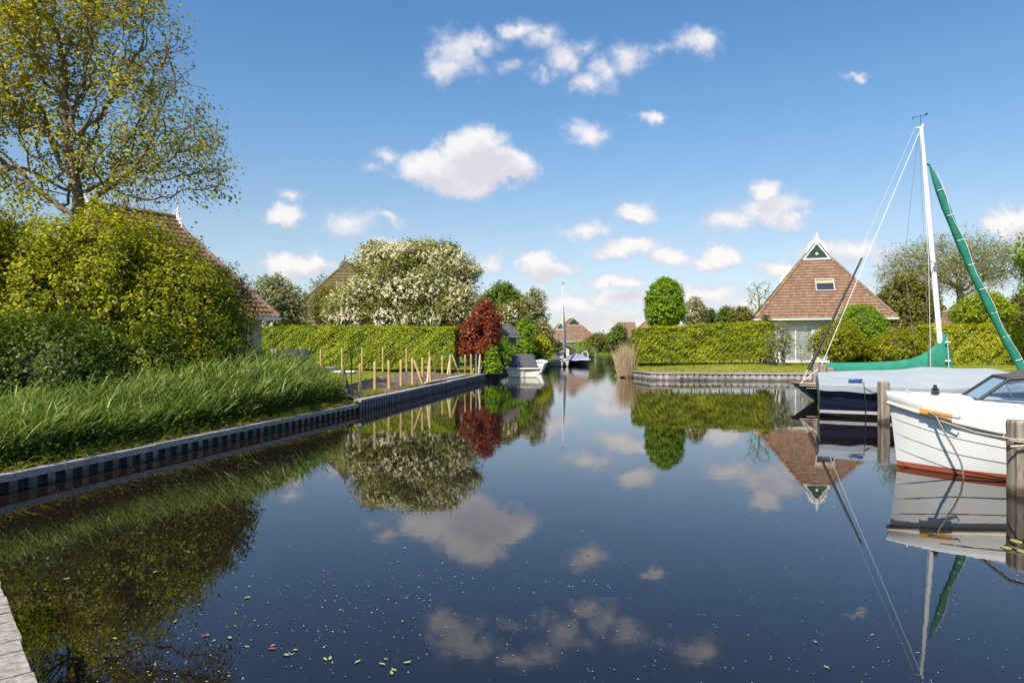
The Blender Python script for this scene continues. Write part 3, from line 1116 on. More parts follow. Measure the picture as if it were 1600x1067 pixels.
# ------------------------------------------------------------------ roofs and houses
def roof_plane(origin, U, V, Nn, vmax, lo, hi, tw=.22, rh=.29, mat=None, name='roof', parent=None, seed=0, amp=.034, step=.058, nsub=5):
    """tiled slope. origin + U*u + V*v; lo(v), hi(v) bound u"""
    g = rng(seed)
    O, U, V, Nn = (np.array(a, float) for a in (origin, U, V, Nn))
    verts, quads, tone = [], [], []
    rows = int(math.ceil(vmax / rh))
    rh = vmax / rows
    for r_ in range(rows):
        v0, v1 = r_ * rh, (r_ + 1) * rh
        l0, h0, l1, h1 = lo(v0), hi(v0), lo(v1), hi(v1)
        a, b = min(l0, l1), max(h0, h1)
        i0, i1 = int(math.floor(a / tw)), int(math.ceil(b / tw))
        us = np.arange(i0 * nsub, i1 * nsub + 1) / nsub * tw
        f = (us / tw) % 1.0
        wav = np.interp(f, [0, .2, .4, .6, .8, 1.0], [0, .004, .007, .020, .048, 0]) * (tw / .22)
        u0 = np.clip(us, l0, h0); u1 = np.clip(us, l1, h1)
        b0 = len(verts) and sum(len(x) for x in verts) or 0
        n = len(us)
        A0 = O + U * u0[:, None] + V * (v0) + Nn * (-.01)
        A = O + U * u0[:, None] + V * (v0 - .01) + Nn * (wav + step)[:, None]
        B = O + U * u1[:, None] + V * (v1 + .02) + Nn * (wav + .002)[:, None]
        verts.append(np.concatenate([A0, A, B]))
        tt = g.uniform(0, 1, i1 - i0 + 1)
        k = np.arange(n - 1)
        quads.append(np.stack([k, k + 1, n + k + 1, n + k], 1) + b0)
        quads.append(np.stack([n + k, n + k + 1, 2 * n + k + 1, 2 * n + k], 1) + b0)
        tq = tt[(k // nsub)]
        tone += [tq, tq]
    me = np_mesh(name, np.concatenate(verts), np.concatenate(quads), np.concatenate(tone))
    return mesh_obj(name, me, mat, parent)

def hip_caps(mb, a, b, r_=.11, seg=.36):
    a, b = Vector(a), Vector(b)
    L = (b - a).length
    k = max(1, int(L / seg))
    for i in range(k):
        p, q = a.lerp(b, i / k), a.lerp(b, (i + 1) / k + .01)
        mb.tube([p, q], [r_ * 1.08, r_ * .92], 8)

def finial_poly():
    """right half of the carved white ridge ornament, from the foot upwards (x, z)"""
    return [(.0, -.10), (.30, -.52), (.62, -.92), (.74, -.86), (.70, -.72), (.80, -.62), (.74, -.46), (.60, -.44), (.56, -.32), (.66, -.20), (.60, -.04),
            (.46, -.02), (.38, .06), (.44, .20), (.36, .30), (.26, .24), (.22, .36), (.28, .50), (.20, .60), (.13, .52), (.12, .70), (.18, .82), (.10, .90),
            (.09, 1.04), (.12, 1.12), (.05, 1.2), (.03, 1.42), (0, 1.5)]

def owl_board(house, y, ydir, g_, zt, zr, det=True, scale=1.0, fmat='white', bmat='green_board'):
    """triangular green board with white carved trim closing the ridge end, and the white ornament above it"""
    yo = ydir * .05
    mb = MB()
    mb.prism([(-g_ + .05, zt), (g_ - .05, zt), (0, zr - .05)], lambda a, b, t: (a, y + t, b), 0, yo)
    ob = mb.build('ridge_board', M[bmat], house)
    # white trim with a scalloped inner edge
    tr = MB()
    H = zr - zt
    for sgn in (-1, 1):
        pts_o = [(sgn * g_, zt), (0, zr)]
        outer = [(sgn * g_ * (1 - s), zt + H * s) for s in np.linspace(0, 1, 9)]
        inner = []
        for i, s in enumerate(np.linspace(0, 1, 9)):
            w = (.055 + .05 * abs(math.sin(s * math.pi * 2.5))) * scale
            x = sgn * max(0.0, g_ * (1 - s) - w * 1.25)
            inner.append((x, zt + H * s - (0 if s < 1 else .22 * scale)))
        inner[0] = (sgn * (g_ - .20 * scale), zt + .02)
        for i in range(8):
            tr.prism([outer[i], outer[i + 1], inner[i + 1], inner[i]], lambda a, b, t: (a, y + yo + t, b), 0, ydir * .035)
    tr.box((0, y + yo * 1.6, zt - .02), (g_ * 2 + .15, .14, .10))
    tr.prism([(.10 * scale * math.cos(k * math.pi / 5), zt + H * .30 + .10 * scale * math.sin(k * math.pi / 5)) for k in range(10)], lambda a, b, t: (a, y + yo + t, b), ydir * .004, ydir * .05)
    tr.build('board_trim', M[fmat], ob)
    f = MB()
    half = finial_poly()
    # built as small convex strips mirrored about the middle
    for sgn in (-1, 1):
        wing = [(.0, -.10), (.30, -.52), (.62, -.92), (.74, -.86), (.70, -.72), (.80, -.62), (.74, -.46), (.60, -.44), (.56, -.32), (.66, -.20), (.60, -.04), (.46, -.02),
                (.38, .06), (.20, .06), (.08, .1)]
        inn = [(0, -.10), (.26, -.50)]
        def place(p): return (sgn * p[0] * scale, zr + p[1] * scale)
        cs = [(.70, -.76, .12), (.60, -.56, .13), (.62, -.36, .09), (.47, -.34, .12), (.50, -.12, .13), (.36, -.16, .12), (.34, .10, .12), (.22, -.02, .14), (.22, .26, .10), (.12, .14, .12),
              (.17, .48, .075), (.10, .76, .06)]
        for (cx, cz, r_) in cs:
            r_ *= .80
            f.prism([((cx * sgn + r_ * math.cos(k * math.pi / 6)) * scale, zr + (cz + r_ * math.sin(k * math.pi / 6)) * scale) for k in range(12)],
                    lambda a, b, t: (a, y + t, b), -ydir * (.02 + .004 * (cx * 10 % 3)), -ydir * (.085 + .004 * (cx * 10 % 3)))
        f.prism([place(p) for p in [(.02, .02), (.02, -.14), (.60, -.86), (.70, -.80)]], lambda a, b, t: (a, y + t, b), -ydir * .036, -ydir * .074)
    f.prism([(x * scale, zr + z * scale) for x, z in [(-.10, -.1), (.10, -.1), (.12, .3), (.07, .45), (.08, .6), (.04, .75), (.06, .95), (.02, 1.1), (0, 1.32), (-.02, 1.1), (-.06, .95), (-.04, .75), (-.08, .6), (-.07, .45), (-.12, .3)]],
            lambda a, b, t: (a, y + t, b), ydir * .028, ydir * .09)
    f.v = [(x, yy2, zr + (z - zr) * (.62 if z > zr else .95)) for x, yy2, z in f.v]
    f.build('finial', M[fmat], house)

def house(label, loc, rz, W, L, ze, zr, run, g_, tile, detail=True, fin=(True, True), wall='brick_white', tw=.22, rh=.29, floor=.0, windows=None, group=None, gutter=True, name='house', lichen=True, fscale=1.0, fmat='white', bmat='green_board'):
    """farmhouse-style holiday home. Ridge along local +y, front eave at y = 0; heights are above the base"""
    h = thing(name, label, 'house', loc, rz, group)
    hw = W / 2
    slope = (zr - ze) / hw
    zt = zr - g_ * slope
    # hip slopes
    def hipn(run_, z_): 
        v = math.hypot(run_, z_); return v
    vh = math.hypot(run, zt - ze)
    i = 0
    tiles = tile
    for y0, sy in ((0, 1), (L, -1)):
        V = Vector((0, sy * run / vh, (zt - ze) / vh))
        U = Vector((1, 0, 0)) * sy
        Nn = U.cross(V)
        if Nn.z < 0: Nn = -Nn
        roof_plane((-hw * sy, y0, ze), U, V, Nn, vh, lambda v: (hw - g_) * v / vh, lambda v: W - (hw - g_) * v / vh, tw, rh, M[tiles], 'roof_slope', h, 3 + i)
        i += 1
    vs_ = math.hypot(hw, zr - ze)
    vt = vs_ * (hw - g_) / hw
    for x0, sx in ((-hw, 1), (hw, -1)):
        V = Vector((sx * hw / vs_, 0, (zr - ze) / vs_))
        U = Vector((0, 1, 0))
        Nn = U.cross(V)
        if Nn.z < 0: Nn = -Nn
        roof_plane((x0, 0, ze), U, V, Nn, vs_, lambda v: run * min(1, v / vt), lambda v: L - run * min(1, v / vt), tw, rh, M[tiles], 'roof_slope', h, 9 + i)
        i += 1
    mb = MB()
    rc = .12
    for sx in (-1, 1):
        for y0, y1 in ((0, run), (L, L - run)):
            hip_caps(mb, (sx * hw, y0, ze + .05), (sx * g_, y1, zt + .05), rc)
            hip_caps(mb, (sx * g_, y1, zt + .05), (0, y1, zr + .03), rc * .7)
    hip_caps(mb, (0, run, zr + .06), (0, L - run, zr + .06), rc)
    me_caps = mb.build('ridge_tiles', M['tile_moss' if tile == 'tile_moss' else 'tile_cap'], h)
    if detail and lichen:
        for _ in range(9):
            sx = rnd.choice((-1, 1)); q = rnd.random(); r_ = rnd.uniform(.08, .16)
            A = Vector((sx * hw, 0, ze + .05)); B = Vector((sx * g_, run, zt + .05)); u_ = (B - A).normalized()
            c_ = A.lerp(B, q)
            lb = MB(); lb.tube([c_ - u_ * r_, c_ - u_ * r_ * .4, c_ + u_ * r_ * .5, c_ + u_ * r_], [.05, rc * 1.13, rc * 1.12, .06], 8)
            lb.build('lichen', M['lichen'], h)
    if fin[0]: owl_board(h, run, -1, g_, zt, zr, scale=g_ * fscale, fmat=fmat, bmat=bmat)
    if fin[1]: owl_board(h, L - run, 1, g_, zt, zr, scale=g_ * fscale, fmat=fmat, bmat=bmat)
    # walls
    ins = .5
    wb = MB()
    def wall_box(x0, x1, y0, y1, z0, z1):
        wb.box(((x0 + x1) / 2, (y0 + y1) / 2, (z0 + z1) / 2), (x1 - x0, y1 - y0, z1 - z0))
    # front wall is pieced round its windows: (x0, x1, z0, z1) openings in the front
    wins = sorted(windows or [])
    x = -hw + ins
    zb, zc = -.4, ze - .02
    for (a, b, c, d) in wins:
        wall_box(x, a, ins, ins + .25, zb, zc)
        if c > zb: wall_box(a, b, ins, ins + .25, zb, c)
        wall_box(a, b, ins, ins + .25, d, zc)
        x = b
    wall_box(x, hw - ins, ins, ins + .25, zb, zc)
    wall_box(-hw + ins, -hw + ins + .25, ins + .25, L - ins - .25, zb, zc)
    wall_box(hw - ins - .25, hw - ins, ins + .25, L - ins - .25, zb, zc)
    wall_box(-hw + ins, hw - ins, L - ins - .25, L - ins, zb, zc)
    wb.build('wall', M[wall], h)
    for (a, b, c, d) in wins:
        w = MB()
        fw = .07
        y_ = ins + .06
        for (p, q, r_, s_) in ((a, b, c, c + fw), (a, b, d - fw, d)):
            w.box(((p + q) / 2, y_, (r_ + s_) / 2), (q - p, .09, s_ - r_))
        nm = max(1, round((b - a) / .95))
        for k in range(nm + 1):
            xx = a + fw / 2 + (b - a - fw) * k / nm
            w.box((xx, y_, (c + d) / 2), (fw, .085, d - c - 2 * fw))
        fr = w.build('window', M['white'], h)
        p = MB(); p.box(((a + b) / 2, ins + .1, (c + d) / 2), (b - a - .04, .012, d - c - .04))
        p.build('pane', M['window_pale'], fr)
        if d - c > 1.2:
            cu = MB()
            n = int((b - a) / .08)
            rows = [[(a + (b - a) * k / n, ins + .3 + .03 * math.sin(k * 1.9), z) for k in range(n + 1)] for z in (c + .05, d - .05)]
            cu.grid(rows)
            cu.build('curtain', M['curtain'], fr)
    # soffit, fascia and gutter
    s = MB()
    s.box((0, L / 2, ze - .075), (W - .06, L - .06, .05))
    s.build('soffit', M['white'], h)
    if gutter:
        gt = MB()
        gr = .07
        for (p, q) in (((-hw, -.05), (hw, -.05)), ((hw + .05, 0), (hw + .05, L)), ((hw, L + .05), (-hw, L + .05)), ((-hw - .05, L), (-hw - .05, 0))):
            c_ = ((p[0] + q[0]) / 2, (p[1] + q[1]) / 2, ze - .05)
            hx = abs(q[0] - p[0]); hy = abs(q[1] - p[1])
            gt.box(c_, (max(hx, .10), max(hy, .10), .09))
            gt.box((c_[0], c_[1], c_[2] + .055), (max(hx, .13) + .01, max(hy, .13) + .01, .02))
        gt.build('gutter', M['white'], h)
    return h

# the house on the right bank
gz = .75
hR = house('brown tiled house with white carved gable finial and roof window behind the round bushes', (22.07, 48.2, gz), R(-16.5), 9.2, 9.6, 3.93 - gz, 9.85 - gz, 3.9, .97,
           'tile', windows=[(-3.0, -.7, .1, 2.6), (-.2, 1.0, .1, 2.6), (2.1, 3.3, .8, 2.5)], fin=(True, False))
def roof_window(h, W, ze, zt, run, g_, xc, s0, w, hgt):
    vh = math.hypot(run, zt - ze)
    ang = math.atan2(zt - ze, run)
    def pos(u, v, n): return Matrix.Rotation(ang, 4, 'X') @ Vector((u, v, n)) + Vector((xc, 0, ze))
    fr = MB()
    def bx(u, v, n, su, sv, sn):
        c = pos(u, v, n)
        fr.box(c, (su, sv, sn), 0, 0, rx=ang)
    v0 = s0
    bx(0, v0, .10, w, .09, .12); bx(0, v0 + hgt, .10, w, .09, .12)
    bx(-w / 2 + .04, v0 + hgt / 2, .10, .08, hgt - .09, .11); bx(w / 2 - .04, v0 + hgt / 2, .10, .08, hgt - .09, .11)
    o = fr.build('roof_window', M['metal_brown'], h)
    p = MB(); p.box(pos(0, v0 + hgt / 2, .09), (w - .15, hgt - .09, .02), 0, 0, rx=ang)
    p.build('pane', M['window_dark'], o)
    bl = MB(); bl.box(pos(0, v0 + hgt * .80, .108), (w - .17, hgt * .26, .008), 0, 0, rx=ang)
    bl.build('blind', M['blind'], o)
M['blind'] = plain('blind', (.50, .33, .20), .8)
M['metal_brown'] = plain('metal_brown', (.40, .36, .32), .5, var=.1)
zt_ = 9.10 - .97 * (9.10 - 3.18) / 4.6
roof_window(hR, 9.2, 3.18, zt_, 3.9, .97, .3, 2.6, 1.3, 1.15)

# the house behind the left bushes
hL = house('large brown tiled house half hidden by the yellow-green bushes', (-18.08, 25.2, .7), R(-32.5), 8.46, 8.1, 3.2 - .7, 7.62 - .7, 2.1, .75, 'tile', wall='brick',
           windows=[(-2.5, -.5, .3, 2.1), (.8, 2.9, .3, 2.1)], lichen=False)
# its window on the side to the canal, near the far corner
def side_window(h, x, y0, y1, z0, z1):
    w = MB()
    for (a, b, c, d) in ((y0, y1, z0, z0 + .07), (y0, y1, z1 - .07, z1), (y0, y0 + .07, z0 + .07, z1 - .07), (y1 - .07, y1, z0 + .07, z1 - .07)):
        w.box((x + .03, (a + b) / 2, (c + d) / 2), (.08, b - a, d - c))
    o = w.build('window', M['white'], h)
    p = MB(); p.box((x + .012, (y0 + y1) / 2, (z0 + z1) / 2), (.03, y1 - y0 - .1, z1 - z0 - .1))
    p.build('pane', M['window_dark'], o)
side_window(hL, 4.23 - .5, 4.4, 6.9, .25, 2.3)
pp = MB(); pp.tube([(.9, 4.6, 5.85), (.9, 4.6, 6.32)], .06, 10); pp.tube([(.9, 4.6, 6.3), (.9, 4.6, 6.40)], .09, 10)
pp.build('flue', M['metal'], hL)

# neighbours
house('far brown roofed house whose white finial peeps over the roof of the nearer one', (28.2, 69.5, .6), R(-24), 5.0, 9, 3.4, 8.9, 1.3, .4, 'tile', False, tw=.5, rh=.6, lichen=False, fscale=3.0, fin=(True, False))
house('brown roofed house glimpsed under the big willow behind the mast', (53, 80, .6), R(20), 9, 10, 2.2, 6.4, 2.6, .8, 'tile', False, tw=.5, rh=.6, lichen=False)
house('mossy roofed house behind the white blossom tree', (-13.9, 52.5, .6), R(-4), 10, 12, 2.4, 8.2, 3.4, .5, 'tile_moss', False, tw=.22, rh=.30, lichen=False, fscale=1.6, fmat='stake_dark', bmat='stake_dark')
house('red-brown roofed house with chimney beyond the sailing boat mast', (10.9, 116, .5), R(4), 8.0, 11, 2.4, 6.2, 2.6, 1.2, 'tile_red', False, tw=.4, rh=.45, lichen=False, fscale=.35, fmat='cream')
house('red-brown roofed house with dark roof windows left of the mast', (8.0, 110, .5), R(0), 4.6, 8, 2.2, 5.2, 1.8, .8, 'tile_red', False, tw=.4, rh=.45, fin=(True, False), lichen=False, fscale=.6)
house('small flat-ridged red roof beside the far round tree', (31.4, 165, .5), R(90), 7, 7.5, 2.6, 7.0, 1.6, 1.2, 'tile_red', False, tw=.5, rh=.5, lichen=False, fin=(True, False), fscale=.8)
house('brown roof rising behind the left end of the sunlit hedge', (18.6, 90, .5), R(-12), 5.4, 8, 3.1, 5.6, 2.2, .6, 'tile_red', False, tw=.5, rh=.5, lichen=False, fin=(False, False))

# ------------------------------------------------------------------ left bank vegetation
# the tall half-leafed tree
def rel(px, py, d, base, rx, ry, rz_):
    X, Y, Z = at(px, d, py)
    return (X - base[0], Y - base[1], Z - base[2], rx, ry, rz_)
b0 = (at(112, 17.5)[0], 17.5, .6)
tree('tall_tree', 'tall spreading tree with sparse young leaves and dark limbs above the left bushes', b0,
     [rel(130, 60, 17.5, b0, 2.4, 2.6, 2.0), rel(230, 170, 17.0, b0, 1.7, 1.8, 1.7), rel(280, 250, 16.7, b0, 1.15, 1.5, .75), rel(30, 160, 17.5, b0, 2.2, 2.4, 2.6),
      rel(130, 200, 17.5, b0, 2.2, 2.2, 1.9), rel(60, -60, 17.5, b0, 2.6, 2.6, 2.0), rel(200, 40, 17.5, b0, 1.5, 1.9, 1.6), rel(-60, 60, 17.5, b0, 2.2, 2.2, 3.0), rel(40, 265, 17.3, b0, 1.9, 1.7, .9), rel(225, 285, 17.0, b0, 1.6, 1.4, .7), rel(320, 265, 16.8, b0, .8, 1.0, .6)],
     2.9, M['lf_alder'], 11, n_attr=2700, step=.22, infl=3.0, kill=.26, trunk_r=.155, per=21, lsize=.105, spread=.21, gaps=-.22, bark='bark', rmin=.005,
     extra=[('catkins', M['lf_catkin'], 9, .085, .28)], tip_w=9, pw=.42, shell=1.0, lean=(.15, 0), aspect=.72, clump=.75)

# bushes on the left bank
shrub('bush', 'broad sunlit yellow-green bush filling the bank below the tall tree', (-11.9, 15.2, .6),
      [(-2.2, 0, 2.2, 2.4, 1.9, 2.9), (-.2, .3, 2.2, 2.2, 1.9, 2.75), (1.6, .8, 1.7, 1.9, 1.7, 2.4), (2.6, 1.4, 2.2, 1.5, 1.4, 1.7), (-1.0, .2, 3.6, 1.5, 1.3, 1.35), (2.0, 1.2, 3.4, 1.5, 1.2, 1.4), (3.2, 1.8, 2.9, 1.2, 1.1, 1.3), (-3.8, -.6, 1.6, 1.8, 1.6, 2.9), (.6, -.7, .9, 1.9, 1.4, 1.5), (-1.8, -1.2, .8, 2.0, 1.3, 1.5),
       (-2.9, 1.0, 3.0, 1.9, 1.7, 1.7), (.2, 1.2, 2.6, 1.6, 1.6, 1.5)],
      215000, M['lf_hazel'], 21, lsize=.085, k=7, spray=.30, lump=.36, lfreq=1.7, clump=.6, cfreq=2.6, aspect=.7, shell=.55, stems=16, core=.55, up=.1)
shrub('bush', 'leafy bush with bright sprays between the yellow-green bush and the darker one', (-8.35, 16.6, .55),
      [(-.2, .2, 1.5, 1.7, 1.6, 2.15), (.5, .8, 1.2, 1.1, 1.4, 1.85), (-1.2, .8, 2.1, 1.3, 1.4, 2.1), (-.1, 1.0, 2.3, 1.1, 1.2, 1.3), (-.2, -.7, .7, 1.5, 1.1, 1.15)],
      88000, M['lf_hazel'], 22, lsize=.075, k=7, spray=.28, lump=.36, lfreq=2.0, clump=.6, cfreq=2.8, aspect=.7, shell=.5, stems=12, core=.55, bias=-.10, up=.1)
shrub('bush', 'dark green bush leaning over the reeds beside the house corner', (-8.45, 19.0, .5),
      [(-.15, 0, 1.4, 1.15, 1.4, 1.75), (-.9, .5, 2.4, 1.1, 1.2, 1.55), (-.1, -.5, .8, 1.0, 1.1, 1.25), (.25, .2, 2.5, .8, .9, 1.3)],
      56000, M['lf_dark'], 23, lsize=.075, k=7, spray=.26, lump=.26, lfreq=2.0, clump=.5, cfreq=3.0, aspect=.65, shell=.5, stems=10, core=.55, bias=.1)
shrub('bush', 'dark green bush at the far left behind the reeds', (-11.2, 11.9, .5),
      [(-1.2, .2, 1.1, 1.7, 1.3, 1.7), (.6, .6, 1.0, 1.5, 1.3, 1.5), (2.1, 1.5, .9, 1.3, 1.2, 1.35), (-2.6, 0, 1.3, 1.4, 1.2, 2.0)],
      70000, M['lf_dark'], 24, lsize=.07, k=7, spray=.26, lump=.26, lfreq=2.0, clump=.45, cfreq=3.0, aspect=.7, shell=.5, stems=12, core=.5, bias=.12)

shrub('bush', 'low dark-leaved bush added as shade below the middle of the yellow-green bush', (-9.5, 14.1, .5),
      [(0, 0, .8, 1.3, .9, 1.3), (-1.1, -.5, .8, 1.1, .9, 1.2), (1.0, .9, .75, 1.1, .9, 1.15)], 36000, M['lf_dark'], 25, lsize=.07, k=7, spray=.26, lump=.3, lfreq=2.0, clump=.45, cfreq=3.0, aspect=.7, shell=.5, stems=8, core=.5, bias=.05)  # dark leaves added to stand in for shade under the overhanging crown
# reeds along the left wall
def reed_bed(name, label, pos, hs, mat, seed, per=5, lw=.020, ll=.42, lean=(.22, -.08), stemw=.008, droop=.5, cat='reeds', flat=1.0):
    g = rng(seed)
    n = len(pos)
    t = thing(name, label, cat, tuple(pos[0]), 0)
    t['kind'] = 'stuff'
    P = pos - pos[0]
    up = unit(np.array([lean[0], lean[1], 1.0]) + g.normal(size=(n, 3)) * [.14, .14, .05] + .16 * np.stack([wnoise(pos, 1.1, seed), wnoise(pos, 1.3, seed + 1), np.zeros(n)], 1))
    strips('stems', P, up, hs, np.full(n, stemw), np.full(n, .05), 3, mat, t, seed + 1, np.full(n, .25) + g.normal(size=n) * .12)
    f = g.uniform(.30, .98, (n, per))
    base = P[:, None, :] + up[:, None, :] * (hs[:, None] * f)[:, :, None]
    az = g.uniform(0, 6.283, (n, per))
    d = np.stack([np.cos(az) * .48 + lean[0] * 3, np.sin(az) * .48 + lean[1], np.full((n, per), 1.0)], 2)
    d = unit(d.reshape(-1, 3) + g.normal(size=(n * per, 3)) * .15)
    L = ll * g.uniform(.55, 1.15, n * per)
    tn = .36 + g.normal(size=n * per) * .17 + (f.ravel() - .6) * .5 + .10 * wnoise(base.reshape(-1, 3), .8, seed + 4)  # lower blades get a darker tone, shade among the reeds put into colour
    dead = np.repeat(g.uniform(0, 1, n) < .04, per); tn[dead] = .97
    strips('blades', base.reshape(-1, 3), d, L, lw * g.uniform(.6, 1.2, n * per), droop * g.uniform(.3, 1.5, n * per), 4, mat, t, seed + 2, tn)
    return t

g = rng(77)
n = 10500
yy = 5.5 + 14.6 * g.uniform(0, 1, n) ** .85
offm = .28 + (1.35 + .7 * np.clip((yy - 12) / 5, 0, 1)) * g.uniform(0, 1, n) ** .9
ex = np.array([lerp_edge(LEFT, y) for y in yy])
pos = np.stack([ex - offm, yy, np.array([hleft(a - b, y) for a, b, y in zip(ex, offm, yy)])], 1)
hn = wnoise(pos, .9, 4)
hs = .50 + .26 * (offm / 2.4) + .15 * hn + g.normal(size=n) * .14 + .46 * np.clip((yy - 12) / 5, 0, 1)
keep = (offm > .26 + .10 * hn) 
reed_bed('reed_bed', 'tall bright green reeds leaning along the low quay wall', pos[keep], np.clip(hs[keep] * np.where(offm[keep] < .7, .75, 1), .25, 1.6), M['lf_reed'], 31, per=6, lw=.028, ll=.46, droop=.34, lean=(.05, -.05))

# low weeds between the reeds and the wall
n = 2600
yy = 5 + 15.2 * g.uniform(0, 1, n) ** .8
off = .20 + .6 * g.uniform(0, 1, n) ** 1.3
ex = np.array([lerp_edge(LEFT, y) for y in yy])
C = np.stack([ex - off, yy, np.full(n, .28)], 1)
k = 16
top = g.uniform(.08, .42, n) * (1 + .3 * wnoise(C, 1.2, 3))
C2 = np.repeat(C, k, 0) + g.normal(size=(n * k, 3)) * [.07, .07, 0]
C2[:, 2] += np.repeat(top, k) * g.uniform(0, 1, n * k) + np.repeat((off - .2) * .4, k)
w = leaves('weeds', C2, np.tile([.2, -.2, 1.0], (n * k, 1)), .062, M['lf_dark'], None, 33, .75, .62 + g.normal(size=n * k) * .2, jit=1.0)
tag(w, 'nettles and low weeds growing along the quay edge', 'weeds', kind='stuff')

# grass blades over a region
def grass(name, label, fn, n, h, seed, mat='lf_grass', w=.012):
    g = rng(seed)
    P = fn(g, n)
    up = unit(g.normal(size=(n, 3)) * [.3, .3, 0] + [0, 0, 1])
    o = strips(name, P, up, h * g.uniform(.5, 1.4, n), np.full(n, w), g.uniform(.1, .8, n), 2, M[mat], None, seed, .5 + .22 * wnoise(P, .8, 3) + g.normal(size=n) * .16)
    tag(o, label, 'grass', kind='stuff')

def tufts():
    gg = rng(333)
    n = 260
    yy = 6 + 14 * gg.uniform(0, 1, n); off = gg.uniform(.06, .26, n)
    c = np.stack([np.array([lerp_edge(LEFT, v) for v in yy]) - off, yy, np.full(n, .26)], 1)
    k = 14
    P = np.repeat(c, k, 0) + gg.normal(size=(n * k, 3)) * [.04, .04, 0]
    d = unit(gg.normal(size=(n * k, 3)) * [.5, .5, 0] + [.35, -.1, 1])
    o = strips('grass_tufts', P, d, gg.uniform(.08, .38, n * k), np.full(n * k, .01), gg.uniform(.3, 1.2, n * k), 3, M['lf_grass'], None, 334)
    tag(o, 'grass blades hanging over the low quay edge', 'grass', kind='stuff')
tufts()

def fn_left(g, n):
    y = g.uniform(26, 42.5, n); ex = np.array([lerp_edge(LEFT, v) for v in y])
    x = ex - 1.7 - g.uniform(0, 1, n) * 12
    return np.stack([x, y, np.array([hleft(a, b) for a, b in zip(x, y)])], 1)
grass('grass', 'mown lawn in front of the high left hedge', fn_left, 26000, .05, 41, w=.03)
def fn_edge(g, n):
    y = 20.8 + 16 * g.uniform(0, 1, n) ** 1.5; ex = np.array([lerp_edge(LEFT, v) for v in y])
    x = ex - .2 - g.uniform(0, 1, n) ** 2 * 1.1
    k = wnoise(np.stack([x, y, x * 0], 1), 1.6, 19) + g.normal(size=n) * .3 > .35
    x, y = x[k], y[k]
    return np.stack([x, y, np.array([hleft(a, b) + .03 for a, b in zip(x, y)])], 1)
g_ = rng(45); P_e = fn_edge(g_, 9000)
grass('grass', 'scattered tufts of grass among the stakes along the quay edge', lambda g, n: P_e[:n], len(P_e), .17, 45, w=.014)
def fn_right(g, n):
    x = g.uniform(8, 26, n); y = 38.75 + (g.uniform(0, 1, n) ** 1.3) * 8.5 - np.clip(x - 15.9, 0, 6.5) * .12
    y = np.where(x < 9, y + .8, y)
    return np.stack([x, y, np.array([hright(a, b) for a, b in zip(x, y)])], 1)
grass('grass', 'strip of grass behind the sunlit quay wall', fn_right, 34000, .085, 42, w=.03)

M['lf_drygrass'] = leafmat('dry_grass', [(.20, .19, .04), (.40, .34, .12), (.60, .48, .26)], .3)
def fn_dry(g, n):
    x = g.uniform(8.3, 22, n); y0 = np.where(x < 15.9, 39.5 - (x - 8.07) * .1405, 38.4 - (x - 15.9) * .121)
    y = y0 + .3 + g.uniform(0, 1, n) ** 1.8 * 2.2
    return np.stack([x, y, np.array([hright(a, b) for a, b in zip(x, y)])], 1)
grass('grass', 'dry straw-coloured grass edge just behind the sunlit quay wall', fn_dry, 15000, .11, 46, mat='lf_drygrass', w=.03)

# dug soil between the stakes and the lawn
def soil():
    m, nt, b = newmat('soil')
    tc = nt.nodes.new('ShaderNodeTexCoord')
    nz = nt.nodes.new('ShaderNodeTexNoise'); nz.inputs['Scale'].default_value = 4; nz.inputs['Detail'].default_value = 9; nz.inputs['Roughness'].default_value = .8
    nt.links.new(tc.outputs['Object'], nz.inputs['Vector'])
    nt.links.new(ramp(nt, [(.3, (.07, .045, .03)), (.55, (.20, .135, .09)), (.75, (.33, .235, .165))], nz.outputs[0]), b.inputs['Base Color'])
    b.inputs['Roughness'].default_value = .95
    bp = nt.nodes.new('ShaderNodeBump'); bp.inputs['Strength'].default_value = 1; bp.inputs['Distance'].default_value = .08
    nt.links.new(nz.outputs[0], bp.inputs['Height']); nt.links.new(bp.outputs[0], b.inputs['Normal'])
    rows = []
    ys = np.arange(20.6, 37.5, .22)
    for y in ys:
        ex = lerp_edge(LEFT, y)
        w = 1.1 + 1.5 * sstep(20, 26, y) - 1.1 * sstep(30, 37.5, y)
        r_ = []
        for k in range(22):
            x = ex - .16 - w * k / 21
            f = math.sin(math.pi * min(1, k / 21))
            z = hleft(x, y) + .02 + f * (.12 + .30 * sstep(23, 28, y) * (1 - sstep(31, 36, y)))
            z += float(wnoise(np.array([[x, y, 0.]]), 2.6, 8)[0]) * .06 * f + rnd.gauss(0, .03) * f
            if k == 21: z = hleft(x, y) - .03
            r_.append((x, y, z))
        rows.append(r_)
    mb = MB(); mb.grid(rows)
    o = mb.build('soil', m); o['kind'] = 'structure'
soil()

# boards lying on the quay edge
db = MB()
for k in range(9):
    y = 28.6 + k * .92
    x = lerp_edge(LEFT, y) - .62
    db.box((x, y, .455 + rnd.uniform(0, .01)), (.95, .90, .04), R(-9) + rnd.uniform(-.01, .01))
tag(db.build('plank_walk', M['deck_wood']), 'pale weathered boards lying on the quay behind the wall edge', 'boardwalk')
tag((lambda m_: (m_.box((-9.8, 37.5, hleft(-9.8, 37.5) + .05), (2.4, 1.0, .06)), m_.build('ground_sheet', M['white']))[1])(MB()), 'flat white sheet lying on the lawn behind the reeds', 'sheet')

